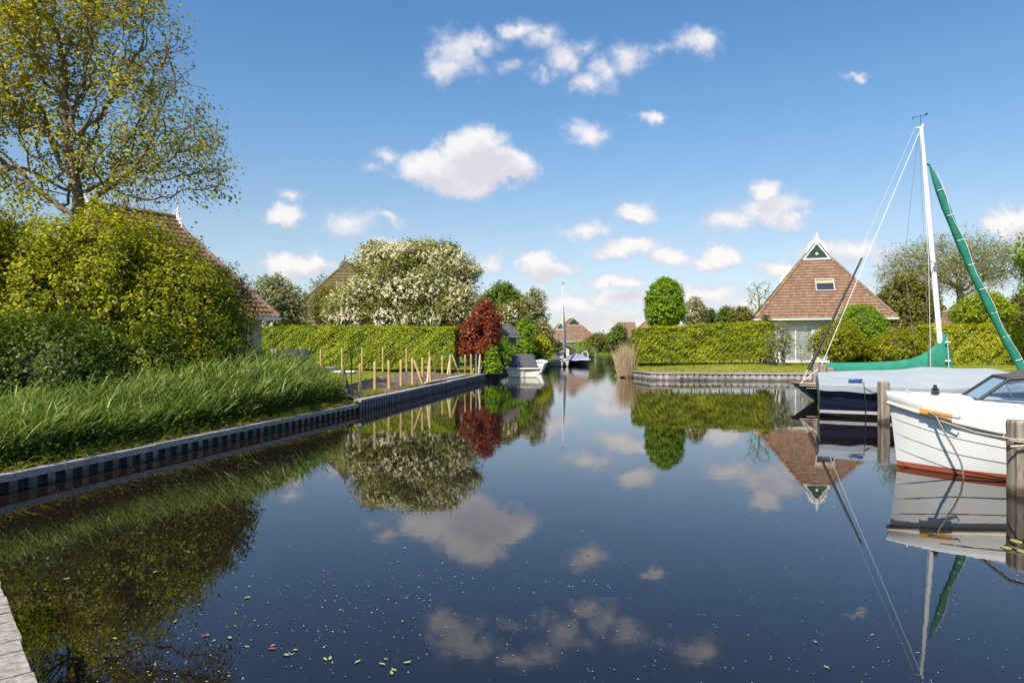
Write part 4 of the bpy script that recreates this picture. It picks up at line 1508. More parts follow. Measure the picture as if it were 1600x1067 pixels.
# ------------------------------------------------------------------ stakes
def stake(px, ytop, ybase, zbase, mat='stake', r_=.055, label='upright round tan stake in the row along the quay edge', group='stakes along the quay edge', name='stake', top=None, zr=None, flat=False):
    d = (CAMZ - zbase) * F / (ybase - HZ)
    X, Y = at(px, d)
    ztop = zof(ytop, d)
    tx = at(top, d)[0] - X if top is not None else rnd.gauss(0, .008)
    mb = MB()
    H = ztop - zbase
    if flat:
        # sawn batten, leaning
        L = math.hypot(tx, H)
        mb.box((tx / 2, 0, H / 2), (.07, .045, L), 0, 0, ry=math.atan2(tx, H))
    else:
        mb.tube([(0, 0, -.15), (tx * .33, 0, H * .33), (tx * .66, .0, H * .66), (tx, 0, H - .02), (tx, 0, H)], [r_, r_, r_ * .98, r_ * .96, r_ * .8], 10)
    o = mb.build(name, M[mat], None, (X, Y, zbase))
    return tag(o, label, 'stake', group)

zb = .42
ORD = ['first', 'second', 'third', 'fourth', 'fifth', 'sixth', 'seventh', 'eighth', 'ninth', 'tenth']
for i_, (px, yt, yb) in enumerate([(561.6, 568.4, 617), (585.6, 565, 613.5), (607.7, 562.8, 609), (626.3, 561.5, 605.5), (644.3, 559, 602.8), (659.6, 559, 599.5), (672, 558, 597.5), (703, 555, 588.5), (726.6, 554.4, 586.5), (736.3, 553.4, 585.0)]):
    stake(px, yt, yb, zb, r_=.05, label=ORD[i_] + ' upright tan stake along the quay edge, counted from the reeds')
stake(680, 556, 591.5, zb, 'stake_dark', .045, 'thin reddish-brown stake just right of the pale leaning batten', None)
stake(691, 556, 589, zb, 'stake', .045, 'slim tan stake between the brown stake and the A-shaped braces', None)
stake(744, 554.4, 584.0, zb, 'stake_grey', .045, 'grey weathered stake at the far end of the row by the red shrub', None)
stake(750, 553.5, 583.8, zb, 'stake', .05, 'last tan stake of the row against the green climber', None)
stake(667.5, 598.5, 598.5 + .001, zb, top=None) if False else None
stake(667.0, 558.5, 598.5, zb, 'stake_pale', .05, 'pale sawn batten leaning against a stake beside the planks', None, 'batten', top=671.5, flat=True)
stake(659.5, 562, 599.5, zb + .02, 'stake', .05, 'diagonal tan brace between two neighbouring stakes', None, 'brace', top=646.5, flat=True)
stake(698.2, 555, 588.8, zb + .02, 'stake_pale', .05, 'pale brace leaning right, left leg of the A-shaped pair', None, 'brace', top=703.6, flat=True)
stake(718, 554, 587.0, zb + .02, 'stake', .05, 'tan brace leaning left, right leg of the A-shaped pair', None, 'brace', top=706.5, flat=True)
stake(747.2, 554, 584.0, zb + .02, 'stake_pale', .05, 'pale brace leaning on the last stake by the red shrub', None, 'brace', top=750.0, flat=True)
stake(737, 575, 584.6, zb + .02, 'stake', .05, 'short low brace between the far stakes', None, 'brace', top=741, flat=True)
stake(534.7, 573.5, 620, .38, 'stake', .06, 'corner stake at the edge of the reeds with braces on both sides', None)
stake(546.5, 574, 617, .42, 'stake_dark', .05, 'brown brace leaning left onto the corner stake by the reeds', None, 'brace', top=536.0, flat=True)
stake(524, 584, 610, .46, 'stake', .05, 'short tan brace leaning right onto the corner stake in the reeds', None, 'brace', top=534.0, flat=True)
for i_, (px, yt, yb) in enumerate([(500.8, 546, 577), (534, 543, 576.6), (565.5, 543.5, 576.4), (598, 542.7, 576.4), (635, 544.6, 576.4)]):
    stake(px, yt, yb, .69, 'stake', .045, ORD[i_] + ' slim stake of the rear row on the lawn, counted from the house', 'stakes on the lawn')
stake(670.5, 549.0, 579, .62, 'stake', .04, 'slim stake behind the pale leaning batten', None)
stake(549, 541, 600, .5, 'stake_dark', .028, 'thin dark rod standing alone on the lawn between the stake rows', None)
# thin wire netting between the far stakes
def netting():
    mb = MB()
    pts = [at(px, (CAMZ - zb) * F / (yb - HZ)) for px, yb in [(703, 588.5), (726.6, 586.5), (744, 584.3), (750, 583.8)]]
    x0, y0 = pts[0]
    for z in np.arange(0.05, 1.15, .1):
        for a, b in zip(pts, pts[1:]):
            mb.tube([(a[0] - x0, a[1] - y0, z), (b[0] - x0, b[1] - y0, z)], .003, 3, cap=False)
    for a, b in zip(pts, pts[1:]):
        for s in np.arange(0, 1, .05):
            x, y = a[0] + (b[0] - a[0]) * s - x0, a[1] + (b[1] - a[1]) * s - y0
            mb.tube([(x, y, .05), (x, y, 1.1)], .003, 3, cap=False)
    tag(mb.build('wire_netting', M['green_board'], None, (x0, y0, zb)), 'fine green wire netting strung between the far stakes', 'wire netting')
netting()

# garden chairs and planter seen over the reeds
def garden_chair(loc, rz, label, cm='canvas_dark'):
    t = thing('garden_chair', label, 'chair', loc, rz, 'garden chairs by the hedge')
    s = MB(); s.box((0, 0, .42), (.56, .54, .06)); s.build('seat', M[cm], t)
    b = MB()
    rows = []
    for i in range(6):
        z = .45 + .55 * i / 5
        hw_ = .28 if i < 4 else (.26 if i == 4 else .2)
        rows.append([(hw_ * math.sin(a), .26 * math.cos(a) * .9 + .02, z) for a in np.linspace(-1.25, 1.25, 9)])
    b.grid(rows)
    b.grid([[(x * .86, y * .86, z) for x, y, z in r_] for r_ in rows])
    b.build('backrest', M[cm], t)
    for sx in (-1, 1):
        for sy in (-1, 1):
            l = MB(); l.tube([(sx * .24, sy * .23, .42), (sx * .27, sy * .26, 0)], .018, 6); l.build('leg', M['black'], t)
    return t
hc = hleft(-10.6, 33.0)
for i, (px, d, lb) in enumerate([(431, 37.0, 'pale grey garden chair nearest the house wall before the hedge'), (449, 36.2, 'dark woven garden chair, first left of the pair near the hedge foot'), (463, 36.8, 'dark woven garden chair in the middle of the group near the hedge foot'), (475, 37.2, 'dark woven garden chair on the right of the group near the hedge foot')]):
    X, Y = at(px, d)
    garden_chair((X, Y, .82), R(130 + 20 * i), lb, 'stake_grey' if i == 0 else 'canvas_dark')
terr = MB(); terr.box((-12.0, 37.0, .70), (4.2, 3.2, .24)); tag(terr.build('terrace', M['sheet_pale']), '', '', kind='structure')

# ------------------------------------------------------------------ hedges
hedge('hedge', 'high clipped green hedge behind the lawn and wooden stakes', (-15.6, 42.6), (-3.25, 40.6), 1.5, .62, .62, 2.52, 2.42, 52000, M['lf_hedge'], 51, lsize=.105)
hedge('hedge', 'sunlit clipped hedge with golden top along the right quay', (7.85, 43.6), (17.0, 45.2), 1.5, .60, .82, 2.45, 2.66, 42000, M['lf_priv'], 52, lsize=.10, gap=.32, top=M['lf_gold'])
hedge('hedge', 'yellow-green clipped hedge behind the sailing boat', (26.6, 44.2), (40.5, 44.2), 1.6, .78, .78, 2.5, 2.5, 46000, M['lf_gold'], 53, lsize=.12, bump_=.12)

# ------------------------------------------------------------------ trees and shrubs of the left bank, farther off
b0 = (at(635, 46.5)[0], 46.5, .7)
def hw_tree():
    t = tree('hawthorn', 'big rounded hawthorn covered in white blossom behind the left hedge', b0,
         [rel(645, 455, 46.5, b0, 4.0, 3.4, 2.2), rel(610, 420, 46.5, b0, 2.5, 2.6, 1.7), rel(690, 430, 46.5, b0, 2.2, 2.6, 1.9), rel(560, 480, 46, b0, 1.9, 2.4, 1.4), rel(715, 480, 45.5, b0, 1.4, 2.0, 1.3), rel(650, 405, 46.5, b0, 2.0, 2.2, 1.0), rel(588, 398, 46.5, b0, .9, .9, .9), rel(528, 492, 45.8, b0, .9, 1.2, .7), rel(665, 392, 46.5, b0, .8, .9, .7), rel(700, 400, 46.5, b0, .8, .9, .8), rel(738, 425, 46, b0, .6, .9, .35), rel(640, 490, 45.8, b0, 4.0, 2.6, 1.0)],
         1.2, M['lf_hawthorn'], 61, n_attr=1500, step=.36, infl=3.5, kill=.5, trunk_r=.26, per=14, lsize=.17, spread=.30, bark='bark', rmin=.02, extra=[('blossom', M['lf_blossom'], 10, .115, .8)], tip_w=5, pw=.45, shell=.75, fill=70000)
M['lf_hawthorn'] = leafmat('leaf_hawthorn', [(.09, .11, .016), (.20, .22, .035), (.33, .33, .08)], .35)
hw_tree()
# red shrub
X, Y = at(747, 41.2)
shrub('red_shrub', 'dark red leaved shrub at the end of the left hedge', (X, Y, .5), [rel(757, 500, 41.2, (X, Y, .5), .85, .9, .95), rel(736, 522, 41, (X, Y, .5), .75, .8, .6), rel(768, 518, 41, (X, Y, .5), .6, .8, .9), rel(727, 546, 40.6, (X, Y, .5), .75, .7, .42), rel(758, 481, 41.2, (X, Y, .5), .42, .6, .42), rel(750, 545, 40.8, (X, Y, .5), .9, .7, .5)],
      17000, M['lf_red'], 71, lsize=.13, k=6, spray=.26, lump=.36, clump=.45, cfreq=2.2, aspect=.5, stems=8, core=.5)
X, Y = at(768, 40.5)
shrub('climber', 'bright green climbing plant hanging over the end of the quay wall', (X, Y, .38), [(-.05, 0, .85, .42, .35, .7), (.15, -.2, .3, .4, .35, .55), (0, -.3, -.05, .3, .25, .3)], 3600, M['lf_fresh'], 72, lsize=.14, k=5, stems=3)
X, Y = at(766, 45)
shrub('bush', 'dark narrow bush between the red shrub and the shed', (X, Y, .7), [(0, 0, 1.0, .7, .8, 1.4), (-.6, 0, .9, .8, .8, 1.3)], 7500, M['lf_dark'], 73, lsize=.12, k=6, stems=4, core=.5)
X, Y = at(784, 46)
shrub('bush', 'round mid-green bush in front of the garden shed', (X, Y, .75), [(0, 0, .75, .72, .8, .95), (.3, -.2, .4, .6, .6, .6)], 7500, M['lf_fresh'], 74, lsize=.11, k=6, stems=4, core=.5, bias=-.15)

# shed
def shed():
    x0, y0 = at(768, 50)
    t = thing('garden_shed', 'small dark timber shed with grey tiled roof by the moored motorboat', 'shed', (x0, y0, .75), R(-58))
    W, L, H, hr = 2.3, 2.8, 1.95, .85
    w = MB()
    nb = 13
    for k in range(nb):
        z0 = H * k / nb
        for (c, s) in (((0, -L / 2 - .012 * (k % 2), z0 + H / nb / 2), (W, .05, H / nb - .012)), ((0, L / 2, z0 + H / nb / 2), (W, .05, H / nb - .012)), ((W / 2, 0, z0 + H / nb / 2), (.05, L - .05, H / nb - .012)), ((-W / 2, 0, z0 + H / nb / 2), (.05, L - .05, H / nb - .012))):
            w.box(c, s)
    for y in (-L / 2, L / 2 - .03):
        w.prism([(-W / 2, H), (W / 2, H), (0, H + hr)], lambda a, b, q: (a, y + q, b), 0, .03)
    w.box((0, 0, H / 2), (W - .08, L - .08, H - .02))
    w.build('wall', M['stake_grey2'], t)
    V = math.hypot(W / 2 + .25, hr * (W / 2 + .25) / (W / 2))
    e = W / 2 + .25
    ez = H - hr * .25 / (W / 2)
    for sx in (1, -1):
        Vv = (sx * e / V, 0, (H + hr - ez + .02) / V)
        U = (0, 1, 0)
        N_ = Vector(U).cross(Vector(Vv)); N_ = -N_ if N_.z < 0 else N_
        roof_plane((-sx * e, -L / 2 - .25, ez + .03), U, Vv, N_, V, lambda v: 0, lambda v: L + .5, .28, .3, M['tile_grey'], 'roof_slope', t, 4)
    gt = MB(); gt.tube([(-e - .04, -L / 2 - .25, ez), (-e - .04, L / 2 + .25, ez)], .05, 8); gt.tube([(-W / 2 - .08, -L / 2 - .06, ez), (-W / 2 - .08, -L / 2 - .06, .05)], .035, 8)
    for y in (-L / 2 - .27, L / 2 + .27):
        for sx in (1, -1):
            gt.prism([(sx * e, ez - .1), (sx * e, ez + .03), (0, H + hr + .05), (0, H + hr - .08)], lambda a, b, q: (a, y + q, b), -.015, .015)
    gt.build('gutter', M['white'], t)
M['stake_grey2'] = wood('shed_wood', (.06, .055, .05), (.11, .10, .09), (.17, .155, .14), 2, (1, 1, .3))
shed()

def quick_tree(name, label, px, pyt, pyb, wpx, d, mat, seed, n=9000, ls=.2, base_z=.6, shape='round', group=None, cat='tree', extra=None, lump=.22, clump=.35, shell=.6, trunk=.12, asp=.55, core=0., stems=4):
    X, Y = at(px, d)
    ztop, zbot = zof(pyt, d) - base_z, max(.1, zof(pyb, d) - base_z)
    w = wpx / F * d / 2
    H = (ztop - zbot) / 2
    c = zbot + H
    if shape == 'round': bl = [(0, 0, c, w * .8, w * .8, H * .85), (-w * .45, 0, c - H * .2, w * .55, w * .6, H * .6), (w * .45, .1, c - H * .1, w * .55, w * .6, H * .65), (w * .1, -.1, c + H * .4, w * .5, w * .5, H * .55)]
    elif shape == 'column': bl = [(0, 0, c - H * .3, w, w, H * .7), (0, 0, c + H * .25, w * .9, w * .9, H * .72), (0, 0, c + H * .6, w * .5, w * .5, H * .4)]
    elif shape == 'dome': bl = [(0, 0, zbot + H * .7, w, w * .9, H * 1.28)]
    else: bl = [(0, 0, c, w, w, H)]
    return shrub(name, label, (X, Y, base_z), bl, n, mat, seed, cat, group, lsize=ls, k=6, spray=ls * 1.6, lump=lump, lfreq=2.2 / max(.5, w), clump=clump, cfreq=3.2 / max(.5, w), extra=extra, shell=shell, aspect=asp, core=core, stems=stems)

QT = quick_tree
QT('tree', 'loose pale olive tree rising behind the hedge beside the left house', 425, 428, 515, 105, 44, M['lf_willow'], 81, 15000, .17, clump=.5, shell=.9)
QT('tree', 'thin grey-green tree far behind the hedge left of the mossy roof', 498, 432, 510, 56, 75, M['lf_silver'], 82, 4200, .22, clump=.5, shell=1.0)
QT('bush', 'small leafy bush showing above the left end of the high hedge', 462, 500, 530, 52, 44.5, M['lf_hedge'], 83, 5000, .12)
QT('tree', 'ivy-brown shrub climbing over the mossy roof left of the blossom tree', 514, 442, 512, 62, 49, M['lf_olive'], 84, 11000, .13, clump=.3)
QT('tree', 'dense mid-green tree farther off right of the blossom tree', 783, 443, 500, 78, 78, M['lf_far'], 85, 15000, .26, clump=.2, core=.5)
QT('hawthorn', 'smaller blossoming olive-green tree above the shed roof', 797, 470, 520, 62, 56, M['lf_olive'], 86, 13000, .16, extra=[('blossom', M['lf_blossom'], 1500, .17)], core=.5)
QT('tree', 'tall grey-green willow left of the far boats', 832, 452, 560, 54, 66, M['lf_willow'], 87, 16000, .2, clump=.4, shell=.8, core=.4, shape='column')
QT('conifer', 'dark green columnar evergreen behind the shed', 819, 500, 566, 32, 54, M['lf_fresh'], 88, 11000, .13, shape='column', lump=.12, clump=.2, core=.6)
QT('bush', 'bright yellow-green bush on the bank beyond the motorboat', 845, 524, 562, 34, 59, M['lf_gold'], 89, 8000, .14, clump=.25, core=.5, base_z=.5)
QT('bush', 'low olive bush with small white flowers behind the yellow bush', 846, 500, 545, 40, 64, M['lf_olive'], 90, 7000, .15, core=.4, extra=[('blossom', M['lf_blossom'], 350, .14)])
QT('bush', 'low dark green bush at the water behind the motorboat', 832, 548, 575, 34, 56.5, M['lf_dark'], 91, 5000, .13, base_z=.5, core=.4)
QT('bush', 'round olive bush right of the red-roofed house', 930, 522, 548, 36, 108, M['lf_olive'], 92, 6000, .24, core=.5)
QT('bush', 'low bright bush in front of the red-roofed house', 908, 532, 552, 26, 100, M['lf_hedge'], 93, 5000, .2, core=.5, base_z=.4)
QT('bush', 'long low green thicket at the end of the canal', 950, 524, 550, 60, 150, M['lf_far'], 94, 7000, .35, core=.5, base_z=.3)
QT('tree', 'round full green tree at the far end of the canal', 964, 504, 549, 34, 140, M['lf_far'], 95, 10000, .28, core=.6, base_z=.3, clump=.2)
QT('bush', 'dark bush under the small flat-ridged red roof', 990, 525, 550, 30, 150, M['lf_dark'], 96, 5000, .3, core=.5, base_z=.3)
QT('bush', 'small bush below the roof of the pale shed', 865, 531, 552, 26, 88, M['lf_olive'], 97, 4500, .17, core=.4, base_z=.4)
for i, (px, t_, w_) in enumerate([(640, 505, 90), (700, 500, 80), (560, 508, 90)]):
    pass

# ------------------------------------------------------------------ trees and shrubs of the right bank
X, Y = at(1039, 49.5)
t = QT('round_topped_tree', 'dense bright green tree clipped to a rounded column above the hedge', 1039, 436, 512, 60, 49.5, M['lf_fresh'], 101, 26000, .15, shape='column', lump=.10, clump=.05, core=.7, shell=.3, base_z=.8)
m_ = MB(); m_.tube([(0, 0, 0), (0, 0, 1.8)], [.16, .12], 8); m_.build('trunk', M['bark'], t)
QT('tree', 'pale blossoming bush right of the round-topped tree', 1085, 465, 515, 40, 56, M['lf_willow'], 102, 8000, .15, extra=[('blossom', M['lf_blossom'], 900, .13)], shell=.8)
QT('tree', 'small dark blue-green treetop over the hedge', 1109, 484, 515, 20, 62, M['lf_dark'], 103, 3000, .16, shape='column')
QT('tree', 'group of upright thin green tops over the hedge', 1135, 478, 515, 34, 60, M['lf_far'], 104, 5500, .16, clump=.5, shell=.9)
QT('tree', 'bushy olive treetop beside the young white-flowered tree', 1158, 478, 515, 36, 58, M['lf_olive'], 105, 6000, .15, clump=.35, shell=.8)
QT('bush', 'dark shrub in the gap between the hedge and the house', 1195, 490, 575, 30, 47.4, M['lf_dark'], 106, 9000, .12, core=.4)
b0 = (at(1186, 52)[0], 52, .8)
tree('young_tree', 'young slender tree with pale leaves beside the left roof edge', b0, [rel(1184, 470, 52, b0, 1.0, 1.0, 1.9), rel(1193, 450, 52, b0, .7, .7, 1.0), rel(1174, 460, 52, b0, .5, .6, 1.1)], 1.6, M['lf_fresh'], 107,
     n_attr=160, step=.3, infl=2.5, kill=.4, trunk_r=.07, per=7, lsize=.15, spread=.16, tip_w=4, rmin=.0, extra=[('blossom', M['lf_blossom'], 3, .11, .8)])
QT('shrub', 'wispy grey-green shrub standing on the grass at the end of the hedge', 1219, 500, 577, 44, 43.2, M['lf_willow'], 108, 7000, .085, clump=.4, shell=1.0, base_z=.72, cat='shrub', stems=14)
b0 = (at(1252, 43.5)[0], 43.5, .74)
tree('sapling', 'sparse sapling with white flowers in front of the white windows', b0, [rel(1250, 540, 43.5, b0, 1.0, .7, 1.3), rel(1262, 560, 43.5, b0, .7, .6, .8)], .5, M['lf_willow'], 109,
     n_attr=320, step=.2, infl=2, kill=.26, trunk_r=.035, per=10, lsize=.085, spread=.12, tip_w=3, extra=[('blossom', M['lf_blossom'], 2, .07, .8)], cat='shrub')
QT('round_bush', 'large dome-shaped bright green bush against the house front', 1345, 477, 548, 82, 46.6, M['lf_fresh'], 110, 30000, .12, shape='dome', lump=.05, clump=.1, core=.8, shell=.3, base_z=.8)
QT('bush', 'looser olive-green bush standing before the dome-shaped bush', 1310, 498, 580, 88, 44.4, M['lf_hazel'], 111, 26000, .10, lump=.16, clump=.3, core=.6, base_z=.72, shell=.5)
QT('bush', 'spreading yellow-olive bush between the domed bush and the mast', 1400, 512, 580, 92, 43.6, M['lf_hazel'], 112, 26000, .10, lump=.2, clump=.3, core=.6, base_z=.72)
QT('bush', 'leafy bush filling the foot of the house corner', 1440, 505, 575, 60, 45.4, M['lf_olive'], 113, 14000, .11, lump=.2, clump=.3, core=.6, base_z=.75)
QT('tree', 'broad olive-brown tree behind the right corner of the house', 1405, 425, 520, 110, 58, M['lf_olive'], 114, 26000, .17, clump=.35, lump=.3, shell=.7, core=.35)
QT('tree', 'olive tree behind the foot of the willow', 1440, 440, 515, 60, 60, M['lf_olive'], 115, 12000, .17, clump=.35, lump=.3, shell=.7, core=.35)
b0 = (at(1503, 60)[0], 60, .7)
tree('willow', 'wide grey-green willow with forked bare limbs behind the mast', b0,
     [rel(1490, 400, 60, b0, 5.0, 3.4, 1.9), rel(1430, 412, 60, b0, 2.6, 2.4, 1.7), rel(1555, 410, 60, b0, 2.6, 2.6, 2.0), rel(1500, 430, 60, b0, 4.0, 3, 1.6), rel(1405, 430, 60, b0, 1.8, 1.8, 1.2)],
     1.7, M['lf_willow2'], 116, n_attr=1500, step=.45, infl=4, kill=.6, trunk_r=.28, per=32, lsize=.19, spread=.42, bark='bark_grey', rmin=.02, fill=14000, tip_w=6, gaps=-.45, pw=.5, shell=.85, aspect=.32, clump=.2)
QT('bush', 'rounded bright green bush above the yellow hedge near the green furled sail', 1537, 455, 515, 100, 50, M['lf_hedge'], 117, 22000, .14, core=.6, base_z=.8, lump=.14, clump=.15)
QT('bush', 'loose olive shrub above the hedge at the right edge', 1595, 455, 515, 60, 52, M['lf_olive'], 118, 12000, .14, core=.4, base_z=.8)
b0 = (at(1632, 40)[0], 40, .8)
shrub('tree', 'bright green tree branch reaching in at the right edge above the furled sail', b0, [rel(1640, 400, 40, b0, 1.75, 1.6, 1.4), rel(1635, 450, 40, b0, 1.3, 1.3, 1.4)], 11000, M['lf_fresh'], 119, 'tree', lsize=.17, k=6, spray=.3, core=.4)

# dry reed tuft at the corner of the right bank
def tuft():
    g = rng(91)
    n = 1500
    x0, y0 = 7.35, 43.6
    P = np.stack([g.normal(size=n) * .17, g.normal(size=n) * .40, np.full(n, -.05)], 1)
    d = unit(np.stack([P[:, 0] * .40 + g.normal(size=n) * .075 - .03, P[:, 1] * .2 + g.normal(size=n) * .17, np.full(n, 1.0)], 1))
    t = thing('dry_reeds', 'tuft of straw-coloured dry reeds at the corner of the right bank', 'reeds', (x0 - .05, y0, .05))
    strips('blades', P, d, g.uniform(.9, 2.45, n), g.uniform(.01, .028, n), g.uniform(.02, .22, n), 4, M['lf_dry'], t, 92)
    m_ = MB(); m_.grid([[(-.75, -.9, -.6), (-.75, 1.6, -.6)], [(-.5, -.75, .02), (-.5, 1.5, .05)], [(.5, -.8, .1), (.6, 1.5, .15)]]); m_.build('soil_clump', M['bark'], t)
tuft()

# far reed beds
def far_reeds(name, label, fn, n, h, seed):
    g = rng(seed)
    P = fn(g, n)
    hs = h * g.uniform(.7, 1.15, n)
    t = thing(name, label, 'reeds', tuple(P[0]))
    t['kind'] = 'stuff'
    P = P - P[0]
    d = unit(g.normal(size=(n, 3)) * [.22, .2, 0] + [.12, 0, 1])
    strips('blades', P, d, hs, g.uniform(.03, .07, n), g.uniform(.1, .5, n), 3, M['lf_reed_far'], t, seed)
def f1(g, n):
    s = g.uniform(0, 1, n); y = 57 + 6 * s; x = np.array([lerp_edge(LEFT, v) for v in y]) - g.uniform(-.25, 1.6, n)
    return np.stack([x, y, np.full(n, .05)], 1)
far_reeds('reed_bed', 'small bed of green reeds at the water beyond the motorboat', f1, 4200, 1.35, 121)
def f2(g, n):
    y = 90 + 60 * g.uniform(0, 1, n) ** 1.2; x = np.array([lerp_edge(LEFT, v) for v in y]) + .3 - g.uniform(-.6, 4.5, n)
    return np.stack([x, y, np.full(n, .05)], 1)
far_reeds('reed_bed', 'long soft green reed bed on the left of the far reach', f2, 16000, 2.2, 122)
def f3(g, n):
    x = g.uniform(17.6, 29, n); y = g.uniform(158, 160, n)
    return np.stack([x, y, np.full(n, .1)], 1)
far_reeds('reed_bed', 'low reeds across the end of the canal', f3, 1800, 1.1, 123)
QT('tree', 'distant green tree showing through the gap right of the blossom tree', 722, 490, 548, 46, 88, M['lf_far'], 131, 6000, .26, core=.5, base_z=.5)
QT('tree', 'grey-green distant treetop between the red-roofed house and the far round tree', 938, 519, 546, 30, 172, M['lf_silver'], 132, 3000, .4, core=.5, base_z=.5)

# ------------------------------------------------------------------ boats
def hull_surface(L, sheer, half, keel, fullness, stem=0.0, stern=0.0, n=28, m=14, planks=0, step=.014, bulge=None):
    """rows of section points, x forward from the stern at 0 to the bow at L. Each fn takes s in [0, 1]."""
    secs = []
    ts = list(np.linspace(0, 1, m))
    plank_t = [1 - (i + 1) / (planks + 1) for i in range(planks)] if planks else []
    tt = []
    if planks:
        bounds = [0] + sorted(plank_t) + [1]
        for a, b in zip(bounds, bounds[1:]):
            tt += [(a + (b - a) * f, f) for f in (0.0, .05, .5, .97)]
        tt.append((1.0, 1.0))
    else:
        tt = [(t, 0) for t in ts]
    for i in range(n + 1):
        s = i / n
        s = 1 - (1 - s) ** 1.35      # finer stations towards the bow
        zs, b, zk, e = sheer(s), half(s), keel(s), fullness(s)
        row = []
        for (t, f) in tt:
            z = zk + (zs - zk) * t
            y = b * (t ** e if t > 0 else 0)
            if planks: y += step * (1 - f) * min(1, b / .15) * (1 if t > .02 else 0)
            if bulge: y += bulge(s, t) * min(1, b / .2)
            ov = stem * s ** 5 * t - stern * (1 - s) ** 4 * (t - .6)
            row.append((s * L + ov, y, z))
        secs.append(row)
    return secs

def add_hull(t, secs, mats, closed_stern=True, name='hull', planked=False):
    mb = MB()
    port = secs
    star = [[(x, -y, z) for x, y, z in r_] for r_ in secs]
    if planked:
        m_ = len(port[0])
        for side, flip in ((port, False), (star, True)):
            k = 0
            while k + 3 < m_:
                seg = [r_[k:k + 4] for r_ in side]
                mb.grid([r_[::-1] for r_ in seg] if flip else seg, 0, True)
                if k + 4 < m_:
                    seg = [r_[k + 3:k + 5] for r_ in side]
                    mb.grid([r_[::-1] for r_ in seg] if flip else seg, 0, False)
                k += 4
    else:
        mb.grid(port, 0, True)
        mb.grid([r_[::-1] for r_ in star], 0, True)
    if closed_stern:
        a, b = port[0], star[0]
        mb.add(a + b[::-1], [tuple(range(len(a) * 2))], 0)
    a, b = port[-1], star[-1]
    mb.grid([[p, q] for p, q in zip(a, b)], 0)
    return mb.build(name, mats, t)

def sheer_line(secs, off=0, dz=0, sign=1):
    return [Vector((r_[-1][0], sign * (r_[-1][1] + off), r_[-1][2] + dz)) for r_ in secs]

def deck_mesh(secs, drop=.04, camber=.05, i0=0, i1=None, inset=.03):
    mb = MB()
    rows = []
    for r_ in secs[i0:i1]:
        x, y, z = r_[-1]
        y = max(.005, y - inset)
        rows.append([(x, y * k, z - drop + camber * (1 - k * k) * min(1, y)) for k in np.linspace(-1, 1, 9)])
    mb.grid(rows)
    return mb

def paint_mat(name, bands, rough=.25, var=.0, streak=None):
    """bands: [(height, colour), ...] of paint, by height on the hull"""
    m, nt, b = newmat(name)
    tc = nt.nodes.new('ShaderNodeTexCoord')
    sep = nt.nodes.new('ShaderNodeSeparateXYZ')
    nt.links.new(tc.outputs['Object'], sep.inputs[0])
    mr = nt.nodes.new('ShaderNodeMapRange')
    mr.inputs['From Min'].default_value = -.5
    mr.inputs['From Max'].default_value = 1.5
    nt.links.new(sep.outputs[2], mr.inputs['Value'])
    r_ = nt.nodes.new('ShaderNodeValToRGB')
    r_.color_ramp.interpolation = 'CONSTANT'
    el = r_.color_ramp.elements
    while len(el) < len(bands): el.new(.5)
    for e, (h, c) in zip(el, bands):
        e.position = max(0, (h + .5) / 2)
        e.color = (*c, 1)
    nt.links.new(mr.outputs[0], r_.inputs[0])
    nz = nt.nodes.new('ShaderNodeTexNoise')
    nz.inputs['Scale'].default_value = 2.5
    nz.inputs['Detail'].default_value = 6
    mp = nt.nodes.new('ShaderNodeMapping'); mp.inputs['Scale'].default_value = (1, 1, .35)
    nt.links.new(tc.outputs['Object'], mp.inputs[0]); nt.links.new(mp.outputs[0], nz.inputs['Vector'])
    dirt = ramp(nt, [(.35, (1, 1, 1)), (.75, streak or (.93, .91, .87))], nz.outputs[0])
    mx = nt.nodes.new('ShaderNodeMix'); mx.data_type = 'RGBA'; mx.blend_type = 'MULTIPLY'; mx.inputs['Factor'].default_value = 1
    nt.links.new(r_.outputs[0], mx.inputs['A']); nt.links.new(dirt, mx.inputs['B'])
    nt.links.new(mx.outputs['Result'], b.inputs['Base Color'])
    b.inputs['Roughness'].default_value = rough
    return m

def quad_patch(mb, a, b, c, d, n=10, sag=0.0, nrm=(0, 0, 1), mi=0):
    """smooth surface through four corners with a sag in the middle"""
    a, b, c, d, nrm = (Vector(v) for v in (a, b, c, d, nrm))
    rows = []
    for i in range(n + 1):
        s = i / n
        row = []
        for j in range(n + 1):
            t = j / n
            p = a.lerp(b, t).lerp(d.lerp(c, t), s)
            row.append(p - nrm * sag * 16 * s * (1 - s) * t * (1 - t))
        rows.append(row)
    mb.grid(rows, mi)

